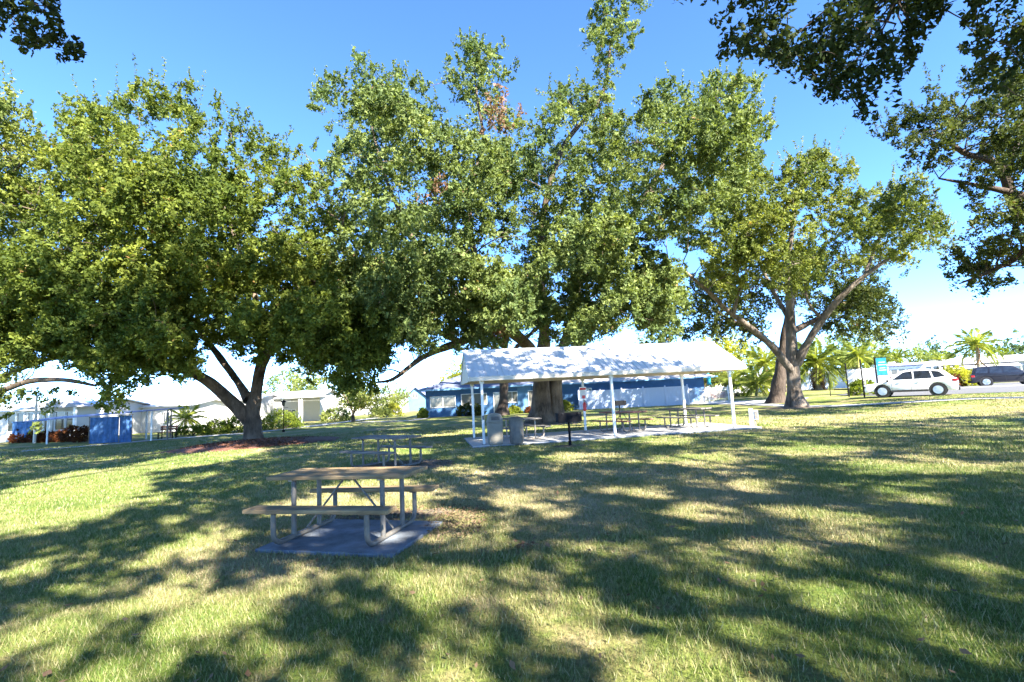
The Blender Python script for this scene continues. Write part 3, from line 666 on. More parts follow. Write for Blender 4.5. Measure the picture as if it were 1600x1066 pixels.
# left white home with a row of windows
Yh = 41.0
t = gable_house('mobile_home', 'long white mobile home with a row of tall windows at the left edge', AT(-230, 660, Yh)[0], AT(150, 650, Yh)[0], Yh, 6, 2.45, 3.0, M_homew, M_roofw, group=hs)
for p in ((13, 25, 645, 675), (27, 38, 645, 674), (44, 53, 645, 674), (60, 68, 644, 673), (70, 82, 644, 672), (87, 102, 643, 672), (104, 115, 643, 671)):
    window(t, *wrect(*p, Yh), Yh, pane=M_pane, bars=0)
xp = AT(118, 650, Yh)[0]
q = MB(); q.slab_xz([(AT(75, 640, Yh)[0], 2.52), (AT(165, 640, Yh)[0], 2.52), (AT(125, 640, Yh)[0], 3.12)], Yh-2.2, Yh-0.45); wbuild(q, 'porch_roof', M_greyroof, t)
for pxx in (78, 117, 160):
    q = MB(); q.box((AT(pxx, 650, Yh-2)[0], Yh-2.0, 1.26), (0.16, 0.16, 2.5)); wbuild(q, 'porch_post', M_white, t)
t = gable_house('mobile_home', 'white mobile home behind the blue canvas shelter', AT(168, 650, 46)[0], AT(300, 650, 46)[0], 46, 6, 2.3, 2.75, M_homew, M_roofw, group=hs)
window(t, *wrect(252, 266, 644, 660, 46), 46, bars=3)
window(t, *wrect(190, 200, 645, 660, 46), 46, bars=1)
t = gable_house('mobile_home', 'white home with mauve curtained window behind the left oak trunk', AT(312, 640, 52)[0], AT(400, 640, 52)[0], 52, 6, 2.6, 3.1, M_homew, M_roofw, group=hs)
window(t, *wrect(326, 350, 645, 662, 52), 52, pane=M_curt, bars=2)
t = gable_house('mobile_home', 'white home with carport right of the left oak trunk', AT(412, 640, 56)[0], AT(500, 640, 56)[0], 56, 6, 2.7, 3.4, M_homew, M_roofw, group=hs)
window(t, *wrect(414, 430, 636, 644, 56), 56, bars=3); window(t, *wrect(449, 462, 640, 654, 56), 56, bars=1)
q = MB(); xL, xR = AT(438, 640, 54)[0], AT(520, 640, 54)[0]; q.box(((xL+xR)/2, 54.0, 2.62), (xR-xL, 3.2, 0.09)); wbuild(q, 'carport_roof', M_roofw, t)
for pxx in (442, 468, 472, 518):
    q = MB(); q.box((AT(pxx, 640, 52.6)[0], 52.6, 1.285), (0.12, 0.12, 2.57)); wbuild(q, 'carport_post', M_white, t)
t = gable_house('mobile_home', 'pale far home low behind the small tree at the lawn edge', AT(520, 640, 74)[0], AT(625, 640, 74)[0], 74, 6, 2.3, 2.9, M_homew, M_roofw, group=hs)
for p in ((540, 548, 641, 648), (585, 598, 638, 645)): window(t, *wrect(*p, 74), 74, bars=1)
# right homes (turned with the street)
def turned_home(label, c, rz, L, D, ze, zr, wallm, roofm, wins=(), awning=False):
    t = thing('mobile_home', label, 'house', (c[0], c[1], 0.0), rz, hs)
    q = MB(); q.box((0, D/2, ze/2), (L, D, ze)); q.build('wall', wallm, t)
    q = MB(); ov = 0.7; pr = [(-ov, ze-0.02), (D/2, zr), (D+ov, ze-0.02)]
    v = [(x, a, b) for x in (-L/2-ov, L/2+ov) for a, b in pr]+[(x, a, b+0.1) for x in (-L/2-ov, L/2+ov) for a, b in pr]
    q.add(v, [(0, 3, 4, 1), (1, 4, 5, 2), (6, 7, 10, 9), (7, 8, 11, 10), (0, 6, 9, 3), (2, 5, 11, 8), (0, 1, 7, 6), (1, 2, 8, 7), (3, 9, 10, 4), (4, 10, 11, 5)]); q.build('roof', roofm, t)
    for (x0, x1, z0, z1) in wins: window_local(t, x0, x1, z0, z1)
    if awning:
        q = MB(); q.add([(-L/2, -2.6, ze-0.55), (L*0.1, -2.6, ze-0.55), (L*0.1, -0.02, ze-0.08), (-L/2, -0.02, ze-0.08), (-L/2, -2.6, ze-0.62), (L*0.1, -2.6, ze-0.62), (L*0.1, -0.02, ze-0.15), (-L/2, -0.02, ze-0.15)],
              [(0, 1, 2, 3), (7, 6, 5, 4), (0, 4, 5, 1), (1, 5, 6, 2), (2, 6, 7, 3), (3, 7, 4, 0)]); q.build('awning', M_roofw, t)
        for x in (-L/2+0.1, L*0.1-0.1): q = MB(); q.box((x, -2.5, (ze-0.6)/2), (0.1, 0.1, ze-0.62)); q.build('awning_post', M_white, t)
    return t
def window_local(t, x0, x1, z0, z1, y=0.0, pane=None):
    f = MB(); fw = 0.07
    for c, d in ((((x0+x1)/2, y-0.03, z0), (x1-x0+fw, 0.07, fw)), (((x0+x1)/2, y-0.03, z1), (x1-x0+fw, 0.07, fw)), ((x0, y-0.03, (z0+z1)/2), (fw, 0.072, z1-z0-fw)), ((x1, y-0.03, (z0+z1)/2), (fw, 0.072, z1-z0-fw))): f.box(c, d)
    w = f.build('window', M_white, t); q = MB(); q.box(((x0+x1)/2, y-0.012, (z0+z1)/2), (x1-x0-fw, 0.012, z1-z0-fw)); q.build('pane', pane or M_pane, w)
RD = math.atan2(-0.58, 0.81)
c = G(1540, 594); turned_home('white mobile home with grey awning behind the dark parked car', (64.5, 66.0), RD, 13, 7, 2.45, 3.3, M_vinyl, M_greyroof, [(-5, -3.6, 0.9, 2.0), (1.5, 3.0, 0.9, 2.0), (4.5, 6.2, 0.9, 2.0)], True)
turned_home('blue grey mobile home at the right edge behind the dark car', (73.5, 56.5), RD, 12, 7, 2.5, 3.7, M_vinyl, M_awn, [(-4.6, -3.4, 0.9, 1.9), (-1.4, 0.2, 0.9, 1.9)], True)
turned_home('low white home behind the palms right of the right oak', (43.5, 74), -0.25, 13, 6, 2.3, 3.0, M_vinyl, M_roofw, [(-4, -2.6, 0.9, 1.9), (1.0, 2.6, 0.9, 1.9)])
turned_home('pale home seen left of the right oak trunk', (31, 76), -0.1, 9, 6, 2.3, 2.9, M_homew, M_roofw, [(-2, -0.6, 0.9, 1.9)])

# ------------------------------------------------------------------ shelter, fences, small structures
sh = thing('canvas_shelter', 'long blue roofed shelter with slim posts at the far left', 'shelter', (-27, 31.5, 0.0))
a = AT(62, 658, 34.0); b = AT(266, 642, 33.5); a2 = AT(120, 650, 31.5)
q = MB()
yA, yB = 31.4, 34.2
def sx_(px, y): return AT(px, 655, y)[0]
v = [(sx_(62, 33), yA+0.6, 1.62), (sx_(268, 33), yA, 1.92), (sx_(268, 33), yB, 2.02), (sx_(62, 33), yB, 1.80)]
q.add(v+[(x, y, z-0.06) for x, y, z in v], [(0, 1, 2, 3), (7, 6, 5, 4), (0, 4, 5, 1), (1, 5, 6, 2), (2, 6, 7, 3), (3, 7, 4, 0)]); wbuild(q, 'roof', M_awn, sh)
for px, y, h in ((237, 31.6, 1.83), (229, 33.9, 1.9), (267, 33.9, 1.95), (75, 33.9, 1.72), (150, 33.9, 1.8), (262, 31.6, 1.86)):
    q = MB(); q.box((sx_(px, y), y, h/2), (0.07, 0.07, h)); wbuild(q, 'post', M_white if px < 240 else M_galv, sh)
cv = thing('canvas_screen', 'blue canvas screen with bleached streaks hanging under the shelter', 'canvas screen', (-24.8, 31.3, 0.0))
def canvas(name, x0, x1, y, z0, z1, nf, parent):
    n = nf*8; q = MB(); vs = []
    for zz in (z0, z1):
        for i in range(n+1):
            t_ = i/n; vs.append((x0+(x1-x0)*t_, y+0.06*math.sin(t_*nf*2*math.pi)*(1.0 if zz == z0 else 0.5), zz))
    vs += [(x, y_+0.015, z) for x, y_, z in vs]; m_ = n+1
    fs = [(i, i+1, m_+i+1, m_+i) for i in range(n)]+[(2*m_+i, 3*m_+i, 3*m_+i+1, 2*m_+i+1) for i in range(n)]
    q.add(vs, fs); return wbuild(q, name, M_canvas, parent, smooth=True)
canvas('curtain', sx_(141, 31.3), sx_(186, 31.3), 31.3, 0.02, 1.62, 5, cv); canvas('curtain', sx_(187, 31.25), sx_(206, 31.25), 31.25, 0.0, 1.65, 3, cv)
q = MB(); q.tube([(sx_(139, 31.3), 31.3, 1.66), (sx_(208, 31.3), 31.3, 1.69)], 0.02, 8); wbuild(q, 'rail', M_galv, cv)
for px in (140, 207): q = MB(); q.tube([(sx_(px, 31.3), 31.3, 0), (sx_(px, 31.3), 31.3, 1.68)], 0.02, 8); wbuild(q, 'pole', M_galv, cv)
cb = thing('canvas_booth', 'small blue canvas booth behind the red shrubs at the far left', 'booth', (-36.2, 38.3, 0.0))
x0, x1 = sx_(20, 38.3), sx_(51, 38.3)
canvas('curtain', x0, x1, 38.3, 0.1, 1.55, 4, cb)
q = MB(); q.box(((x0+x1)/2, 38.9, 1.58), (x1-x0+0.1, 1.25, 0.06)); wbuild(q, 'top', M_canvas, cb)
for x in (x0, x1):
    for y in (38.35, 39.45): q = MB(); q.box((x, y, 0.775), (0.05, 0.05, 1.55)); wbuild(q, 'leg', M_galv, cb)
# park bench at the shelter's right end
bx = AT(259, 676, 33)[0]
bn = thing('park_bench', 'small reddish bench at the right end of the shelter', 'bench', (bx, 33.1, 0.0), 0.05)
for k in range(2): q = MB(); q.box((0, -0.08+0.16*k, 0.43), (1.1, 0.13, 0.035)); q.build('seat_slat', M_woodr, bn)
for k in range(2): q = MB(); q.box((0, 0.24, 0.62+0.15*k), (1.1, 0.03, 0.12)); q.build('back_slat', M_woodr, bn)
for s in (-0.45, 0.45):
    q = MB(); q.bar((s, -0.15, 0), (s, -0.15, 0.41), 0.05); q.bar((s, 0.22, 0), (s, 0.26, 0.85), 0.05); q.bar((s, -0.15, 0.38), (s, 0.24, 0.38), 0.04); q.build('leg', M_black, bn)
# lamp posts
def lamp(label, px, py, h, arm=False, Y=None):
    p = G(px, py) if Y is None else np.array([AT(px, py, Y)[0], Y, 0])
    t = thing('lamp_post', label, 'lamp post', (p[0], p[1], 0.0), 0, 'lamp posts')
    q = MB(); q.tube([(0, 0, 0), (0, 0, 0.15)], 0.09, 10); q.build('base', M_black if not arm else M_galv, t)
    if arm:
        q = MB(); q.tube([(0, 0, 0), (0, 0, h), (0.15, 0, h+0.25), (0.75, 0, h+0.55)], [0.07, 0.05, 0.05, 0.04], 8); q.build('pole', M_galv, t, smooth=True)
        q = MB(); q.box((0.95, 0, h+0.62), (0.5, 0.16, 0.09), ry=-0.4); q.build('lamp_head', M_galv, t, bevel=0.02)
    else:
        q = MB(); q.tube([(0, 0, 0), (0, 0, h-0.3)], 0.028, 8); q.build('pole', M_black, t, smooth=True)
        q = MB(); q.lathe([(0.05, h-0.32), (0.10, h-0.28), (0.14, h-0.05), (0.15, h-0.04)], 8); q.build('lantern', M_pane2, t)
        q = MB(); q.lathe([(0.20, h-0.04), (0.21, h-0.02), (0.06, h+0.08), (0.02, h+0.14)], 8); q.build('cap', M_black, t)
        q = MB(); q.tube([(-0.32, 0, h-0.42), (0.32, 0, h-0.42)], 0.014, 6); q.build('cross_bar', M_black, t)
    return t
lamp('short black lantern post beside the rounded hedge', 443, 675, 2.05)
lamp('tall grey street lamp behind the left mobile home', 92, 640, 4.4, True, Y=62)
pl_ = thing('utility_pole', 'slim pale pole in front of the left mobile home windows', 'pole', (AT(56, 650, 36.5)[0], 36.5, 0.0))
q = MB(); q.tube([(0, 0, 0), (0, 0, 3.4)], [0.10, 0.07], 10); q.build('shaft', M_cream, pl_, smooth=True)
q = MB(); q.tube([(-0.25, 0, 3.1), (0.25, 0, 3.1)], 0.03, 6); q.build('cross_arm', M_cream, pl_)

# white vinyl fence behind the pavilion
fa, fb = G(906, 640.5), G(1076, 632.5)
fe = thing('vinyl_fence', 'solid white vinyl panel fence beside the blue building', 'fence', (fa[0], fa[1], 0.0), math.atan2(fb[1]-fa[1], fb[0]-fa[0]))
FL = float(np.hypot(*(fb-fa)[:2])); N = 5; w = FL/N
bm_ = None
for i in range(N):
    for k in range(8):
        bw = (w-0.13)/8
        if bm_ is None:
            q = MB(); q.box((0, 0, 0.86), (bw-0.006, 0.035, 1.62)); bm_ = q.build('board', M_vinyl, fe); o = bm_
        else: o = copy_child(bm_, fe)
        o.location = (i*w+0.065+bw*(k+0.5), 0, 0)
    for z in (0.07, 1.70): q = MB(); q.box((i*w+w/2, 0, z), (w-0.12, 0.055, 0.11)); q.build('rail', M_vinyl, fe)
for i in range(N+1):
    q = MB(); q.box((i*w, 0, 0.92), (0.125, 0.125, 1.84)); o = q.build('post', M_vinyl, fe)
    q = MB(); q.add([(i*w-0.075, -0.075, 1.842), (i*w+0.075, -0.075, 1.842), (i*w+0.075, 0.075, 1.842), (i*w-0.075, 0.075, 1.842), (i*w, 0, 1.91)], [(0, 1, 4), (1, 2, 4), (2, 3, 4), (3, 0, 4), (3, 2, 1, 0)]); q.build('cap', M_vinyl, o)
# picket fence of the pool yard
pa, pb = fb, G(1138, 629.0)
pf_ = thing('picket_fence', 'thin white picket fence right of the solid white fence', 'fence', (pa[0]+0.12, pa[1], 0.0), math.atan2(pb[1]-pa[1], pb[0]-pa[0]))
PL = float(np.hypot(*(pb-pa)[:2])); np_ = int(PL/0.12)
q = MB(); q.box((0, 0, 0.76), (0.022, 0.022, 1.48)); pk = q.build('picket', M_white, pf_); pk.location = (0, 0, 0)
for i in range(1, np_): copy_child(pk, pf_, (i*PL/np_, 0, 0))
for z in (0.15, 1.25, 1.42): q = MB(); q.box((PL/2, 0.023, z), (PL, 0.024, 0.04)); q.build('rail', M_white, pf_)
for i in range(3): q = MB(); q.box((PL*i/2, 0.06, 0.8), (0.07, 0.07, 1.6)); q.build('post', M_white, pf_)
# folded pool umbrella
p = AT(1108.5, 606, 53.5)
um = thing('folded_umbrella', 'folded teal umbrella standing behind the picket fence', 'umbrella', (p[0], 53.5, 0.0))
q = MB(); q.tube([(0, 0, 0), (0, 0, 2.9)], 0.025, 8); q.build('pole', M_white, um)
q = MB(); q.lathe([(0.12, 1.55), (0.24, 1.62), (0.17, 1.95), (0.22, 2.1), (0.10, 2.75), (0.02, 2.85)], 9); M_teal = mat('teal_cloth', (0.02, 0.30, 0.38), 0.7, 0.2, 6); q.build('canopy', M_teal, um)
q = MB(); q.lathe([(0.30, 0.02), (0.30, 0.08), (0.06, 0.12)], 12); q.build('base', M_conc, um)
# red planter box
p = G(1120, 626.5)
plr = thing('planter_box', 'low reddish brown wooden planter in front of the picket fence', 'planter', (p[0], p[1], 0.0), -0.15)
for k in range(4):
    q = MB(); q.box((0, -0.35, 0.12+k*0.17), (1.7, 0.04, 0.155)); q.build('board', M_woodr, plr)
    q = MB(); q.box((0, 0.35, 0.12+k*0.17), (1.7, 0.04, 0.155)); q.build('board', M_woodr, plr)
for s in (-1, 1): q = MB(); q.box((s*0.87, 0, 0.38), (0.04, 0.74, 0.68)); q.build('end_board', M_woodr, plr)
q = MB(); q.box((0, 0, 0.62), (1.64, 0.62, 0.04)); q.build('soil', M_mulch, plr)

# poles with a sign right of the right oak
for i, (px, py, h, lb) in enumerate(((1298, 619, 2.2, 'short thin black pole left of the other black poles'), (1327, 620.5, 2.95, 'black pole second from the left on the lawn by the car'), (1351, 621, 3.15, 'black pole on the lawn left of the teal banner'))):
    p = G(px, py, RISE); h *= 0.8; t = thing('metal_pole', lb, 'pole', (p[0], p[1], 0.0), 0, 'black poles by the road')
    q = MB(); q.tube([(0, 0, 0), (0, 0, h)], 0.045 if i else 0.03, 8); q.build('shaft', M_black, t); q = MB(); q.lathe([(0.055, h-0.05), (0.055, h), (0.02, h+0.05)], 8); q.build('cap', M_black, t)
p = G(1374, 621, RISE); t = thing('banner_sign', 'teal banner sign on a black pole in front of the white car', 'sign', (p[0], p[1], 0.0), -0.62)
q = MB(); q.tube([(0, 0, 0), (0, 0, 2.6)], 0.05, 8); q.build('pole', M_black, t)
q = MB(); q.box((0.33, 0, 1.98), (0.54, 0.03, 1.12)); bd = q.build('banner', mat('teal_banner', (0.03, 0.30, 0.42), 0.5, 0.2, 3.0, col2=(0.05, 0.42, 0.55)), t)
for z in (1.42, 2.54): q = MB(); q.tube([(0.0, 0, z), (0.68, 0, z)], 0.02, 6); q.build('arm', M_black, t)
for k, (z, wd_) in enumerate(((2.25, 0.34), (2.08, 0.42), (1.88, 0.3), (1.74, 0.38))): q = MB(); q.box((0.36, -0.018, z), (wd_, 0.004, 0.045)); q.build('text_line', M_white, bd)
# white enclosed trailer
p = G(1358, 611); t = thing('box_trailer', 'white box trailer left of the teal banner', 'trailer', (*AT(1357, 600, 42)[:2], 0.0), RD)
q = MB(); q.box((0, 0, 1.2), (2.9, 1.8, 1.7)); q.build('body', M_white, t, bevel=0.05)
for s in (-0.35, 0.35): q = MB(); q.tube([(s, -0.95, 0.32), (s, -0.72, 0.32)], 0.32, 16); q.build('wheel', M_black, t)
q = MB(); q.bar((-1.45, 0, 0.42), (-2.5, 0, 0.42), 0.1); q.build('tow_bar', M_black, t)
q = MB(); q.box((0.4, -0.905, 1.15), (0.8, 0.01, 1.5)); q.build('door', M_vinyl, t)

# ------------------------------------------------------------------ vehicles
M_carw = mat('white_car_paint', (0.84, 0.84, 0.85), 0.25, 0.03, 2.0, coat=0.6)
M_card = mat('dark_blue_grey_paint', (0.016, 0.018, 0.028), 0.25, 0.1, 2.0, coat=0.5)
M_tyre = mat('tyre_rubber', (0.018, 0.018, 0.02), 0.85, 0.2); M_rim = mat('alloy', (0.55, 0.56, 0.58), 0.3, 0.1, metal=0.7)
M_trim = mat('dark_plastic', (0.03, 0.03, 0.034), 0.6, 0.2); M_cgl = glass_mat('car_glass', (0.02, 0.025, 0.035), 0.04)
M_amb = mat('lamp_red', (0.45, 0.02, 0.02), 0.25, 0.1); M_lens = mat('lamp_lens', (0.6, 0.62, 0.65), 0.15, 0.1)
def vehicle(name, label, cat, loc, rz, L, prof, gh, wb, paint, wr=0.36, W=1.84, windows=(), rack=False, group='parked vehicles'):
    """side profile prof (x,z) of the body without arches, gh the roof outline; x forward"""
    t = thing(name, label, cat, (loc[0], loc[1], 0.0), rz, group)
    arch = wr+0.07; xs = (-wb/2, wb/2); zb = 0.30
    low = []
    x_f, x_b = prof[-1][0], prof[0][0]
    for xc in (wb/2, -wb/2):                              # along the sill, front to rear, with two arches
        for k in range(9):
            a = k/8*math.pi; low.append((xc+arch*math.cos(a), max(zb, wr+arch*math.sin(a)*1.0)))
    poly = prof+[(x_f-0.02, zb)]+low+[(x_b+0.02, zb)]
    q = MB(); q.slab_xz(poly, -W/2, W/2); q.build('body', paint, t, bevel=0.045, seg=3, smooth=True)
    for s in (-1, 1):                                     # greenhouse: tapers inward
        pass
    n = len(gh); q = MB(); wt, wb_ = W/2-0.22, W/2-0.055
    zmin = min(z for _, z in gh); zmax = max(z for _, z in gh)
    def hw(z): return wb_+(wt-wb_)*(z-zmin)/(zmax-zmin)
    v = [(x, -hw(z), z) for x, z in gh]+[(x, hw(z), z) for x, z in gh]
    q.add(v, [tuple(range(n)), tuple(reversed(range(n, 2*n)))]+[(i, i+n, (i+1) % n+n, (i+1) % n) for i in range(n)])
    q.build('cabin', paint, t, bevel=0.03, seg=2, smooth=True)
    for wpoly in windows:
        for s in (-1, 1):
            q = MB(); m_ = len(wpoly); v = [(x, s*(hw(z)+0.006), z) for x, z in wpoly]+[(x, s*(hw(z)-0.02), z) for x, z in wpoly]
            q.add(v, [tuple(range(m_)), tuple(reversed(range(m_, 2*m_)))]+[(i, i+m_, (i+1) % m_+m_, (i+1) % m_) for i in range(m_)]); q.build('side_window', M_cgl, t)
    # windscreen and rear window lie on the sloping faces of gh: first and last slopes
    for (a, b), nm in (((gh[0], gh[1]), 'rear_window'), ((gh[-1], gh[-2]), 'windscreen')):
        ax, az = a; bx_, bz = b; dx, dz = bx_-ax, bz-az; ln = math.hypot(dx, dz); nx_, nz_ = (dz/ln, -dx/ln)
        if nm == 'rear_window': nx_, nz_ = -abs(nx_), abs(nz_)
        else: nx_, nz_ = abs(nx_), abs(nz_)
        q = MB(); P = []
        for f_ in (0.12, 0.9):
            x, z = ax+dx*f_, az+dz*f_
            for s in (-1, 1): P.append((x+nx_*0.008, s*(hw(z)-0.10), z+nz_*0.008))
        P2 = [(x-nx_*0.03, y, z-nz_*0.03) for x, y, z in P]
        q.add(P+P2, [(0, 1, 3, 2), (4, 6, 7, 5), (0, 2, 6, 4), (1, 5, 7, 3), (0, 4, 5, 1), (2, 3, 7, 6)]); q.build(nm, M_cgl, t)
    for xc in xs:
        for s in (-1, 1):
            o = bpy.data.objects.new('wheel', None)
            q = MB(); yy = s*(W/2-0.12); q.tube([(0, -0.11, 0), (0, 0.11, 0)], wr, 22)
            w = q.build('wheel', M_tyre, t, bevel=0.025); w.location = (xc, yy, wr)
            q = MB(); y_o = s*0.112; q.tube([(0, y_o-0.01*s, 0), (0, y_o+0.006*s, 0)], wr*0.66, 20); q.build('rim', M_rim, w)
            for k in range(5):
                a = 2*math.pi*k/5; q = MB(); q.bar((0.05*math.cos(a), y_o+0.01*s, 0.05*math.sin(a)), (wr*0.62*math.cos(a), y_o+0.01*s, wr*0.62*math.sin(a)), 0.05, 0.012); q.build('spoke', M_rim, w)
            # dark wheel housing
            q = MB(); q.tube([(xc, s*(W/2-0.30), wr), (xc, s*(W/2-0.012), wr)], arch-0.01, 20); q.build('wheel_arch', M_trim, t)
    zs = prof[0][1]
    for s in (-1, 1):
        q = MB(); q.box((x_b+0.10, s*(W/2-0.16), 0.92), (0.26, 0.34, 0.17)); q.build('tail_light', M_amb, t, bevel=0.03)
        q = MB(); q.box((x_f-0.16, s*(W/2-0.22), 0.76), (0.34, 0.42, 0.14)); q.build('headlight', M_lens, t, bevel=0.03)
        q = MB(); q.box((gh[-1][0]-0.15, s*(W/2+0.08), 1.02), (0.12, 0.20, 0.13)); q.build('mirror', M_trim if paint is M_carw else paint, t, bevel=0.03)
        q = MB(); q.box((0, s*(W/2-0.004), 0.36), (wb-2*arch-0.02, 0.03, 0.13)); q.build('sill_trim', M_trim, t)
        for xd in (0.72, -0.22): q = MB(); q.box((xd-0.25, s*(W/2+0.012), 0.88), (0.18, 0.03, 0.03)); q.build('door_handle', paint, t)
        for xd in (0.85, -0.12): q = MB(); q.box((xd, s*(W/2+0.0015), 0.66), (0.012, 0.006, 0.55)); q.build('door_seam', M_trim, t)
        if rack: q = MB(); q.tube([(-1.5, s*(wt-0.06), zmax+0.07), (0.25, s*(wt-0.06), zmax+0.07)], 0.022, 6); q.build('roof_rail', M_trim, t)
    for x, nm in ((x_b-0.01, 'rear_bumper'), (x_f+0.01, 'front_bumper')): q = MB(); q.box((x, 0, 0.42), (0.16, W-0.05, 0.22)); q.build(nm, M_trim, t, bevel=0.04)
    q = MB(); q.box((x_f-0.005, 0, 0.68), (0.06, 0.9, 0.20)); q.build('grille', M_trim, t)
    q = MB(); q.box((x_b-0.005, 0, 0.85), (0.03, 0.45, 0.12)); q.build('number_plate', M_white, t)
    return t
cw = (G(1391, 620, RISE)+G(1459, 618, RISE))/2
vehicle('white_crossover', 'white crossover car parked at the near edge of the road', 'car', cw[:2], math.atan2(41.5-39.7, 30.9-32.9), 4.65,
        [(-2.28, 0.45), (-2.33, 0.80), (-2.25, 1.03), (-2.0, 1.08), (0.62, 0.99), (1.15, 0.96), (1.85, 0.86), (2.22, 0.72), (2.30, 0.50)],
        [(-2.16, 1.05), (-1.72, 1.52), (-1.0, 1.64), (-0.15, 1.66), (0.35, 1.58), (1.18, 0.955)], 2.72, M_carw, 0.37, 1.84,
        [[(0.80, 1.07), (0.22, 1.51), (-0.22, 1.57), (-0.22, 1.07)], [(-0.30, 1.07), (-0.30, 1.57), (-1.05, 1.55), (-1.15, 1.08)], [(-1.24, 1.09), (-1.14, 1.54), (-1.5, 1.47), (-1.78, 1.16)]])
vehicle('dark_suv', 'dark blue grey sport utility vehicle parked on the far side of the road', 'car', AT(1573, 600, 44.5)[:2], RD, 4.8,
        [(-2.35, 0.45), (-2.40, 0.85), (-2.36, 1.10), (-2.2, 1.13), (0.80, 1.08), (1.30, 1.05), (2.15, 0.98), (2.32, 0.80), (2.38, 0.50)],
        [(-2.32, 1.10), (-2.12, 1.66), (-1.5, 1.76), (-0.2, 1.78), (0.45, 1.70), (1.25, 1.055)], 2.80, M_card, 0.40, 1.88,
        [[(0.85, 1.16), (0.36, 1.62), (-0.2, 1.68), (-0.2, 1.15)], [(-0.30, 1.15), (-0.30, 1.68), (-1.05, 1.67), (-1.12, 1.15)], [(-1.24, 1.17), (-1.16, 1.66), (-1.9, 1.62), (-2.05, 1.18)]], rack=True)
# motorhome behind the white car
mh = thing('motorhome', 'white motorhome with wide windscreen behind the white car', 'motorhome', (*AT(1418, 590, 55)[:2], 0.0), RD, 'parked vehicles')
q = MB(); q.slab_xz([(-3.6, 0.55), (-3.6, 2.75), (-3.4, 2.85), (2.9, 2.9), (3.35, 2.6), (3.75, 1.6), (3.8, 0.55)], -1.15, 1.15); q.build('body', M_carw, mh, bevel=0.10, seg=3)
q = MB(); q.add([(3.41, -0.95, 2.5), (3.41, 0.95, 2.5), (3.79, 0.95, 1.62), (3.79, -0.95, 1.62), (3.35, -0.95, 2.48), (3.35, 0.95, 2.48), (3.70, 0.95, 1.60), (3.70, -0.95, 1.60)], [(0, 1, 2, 3), (7, 6, 5, 4), (0, 4, 5, 1), (1, 5, 6, 2), (2, 6, 7, 3), (3, 7, 4, 0)]); q.build('windscreen', M_cgl, mh)
for k in range(5): q = MB(); q.box((-3.0+k*0.82, -1.155, 1.95), (0.62, 0.02, 0.55)); w = q.build('side_window', M_pane2, mh)
for k in range(2): q = MB(); q.box((2.3+k*0.75, -1.155, 2.05), (0.55, 0.02, 0.6)); q.build('cab_window', M_cgl, mh)
q = MB(); q.box((-1.0, -1.16, 1.25), (5.0, 0.012, 0.28)); q.build('stripe', mat('maroon_stripe', (0.16, 0.05, 0.05), 0.5), mh)
q = MB(); q.box((1.3, -1.158, 1.45), (0.7, 0.016, 1.75)); dr = q.build('door', M_vinyl, mh); q = MB(); q.box((1.55, -1.185, 1.3), (0.12, 0.03, 0.05)); q.build('handle', M_black, dr)
q = MB(); q.tube([(-3.2, -1.25, 2.62), (1.8, -1.25, 2.62)], 0.09, 10); q.build('awning_roll', M_awn, mh)
q = MB(); q.box((-1.5, 0, 3.02), (0.8, 0.7, 0.22)); q.build('air_conditioner', M_white, mh, bevel=0.05)
for xw in (-2.2, -1.4, 2.5):
    for s in (-1, 1):
        q = MB(); q.tube([(0, -0.12, 0), (0, 0.12, 0)], 0.42, 20); w = q.build('wheel', M_tyre, mh, bevel=0.03); w.location = (xw, s*1.0, 0.42)
        q = MB(); q.tube([(0, s*0.11, 0), (0, s*0.13, 0)], 0.24, 16); q.build('rim', M_rim, w)
for s in (-1, 1): q = MB(); q.box((3.7, s*1.42, 2.0), (0.12, 0.22, 0.42)); q.tube([(3.5, s*1.12, 2.25), (3.65, s*1.4, 2.2)], 0.02, 6); q.build('mirror', M_black, mh)
mh.scale = (0.80, 0.9, 0.92)
# golf cart left of the right oak
p = G(1157, 619.5, 0.3)
gc = thing('golf_cart', 'white golf cart parked on the path left of the right oak', 'golf cart', (p[0], p[1], 0.0), 0.25, 'parked vehicles')
q = MB(); q.slab_xz([(-1.1, 0.35), (-1.15, 0.75), (-0.45, 0.8), (-0.2, 0.42), (0.55, 0.40), (0.75, 0.85), (1.1, 0.72), (1.2, 0.35)], -0.55, 0.55); q.build('body', M_carw, gc, bevel=0.03)
q = MB(); q.box((-0.05, 0, 1.78), (1.75, 1.15, 0.07)); q.build('roof', M_white, gc, bevel=0.03)
for x in (-0.8, 0.75):
    for s in (-1, 1): q = MB(); q.bar((x, s*0.52, 0.6), (x-0.08, s*0.52, 1.76), 0.04); q.build('roof_strut', M_black, gc)
q = MB(); q.box((-0.55, 0, 0.88), (0.5, 1.0, 0.14)); q.box((-0.8, 0, 1.12), (0.12, 1.0, 0.45)); q.build('seat', M_bin, gc, bevel=0.03)
for x in (-0.75, 0.8):
    for s in (-1, 1): q = MB(); q.tube([(x, s*0.56-0.08, 0.24), (x, s*0.56+0.08, 0.24)], 0.24, 16); q.build('wheel', M_tyre, gc)

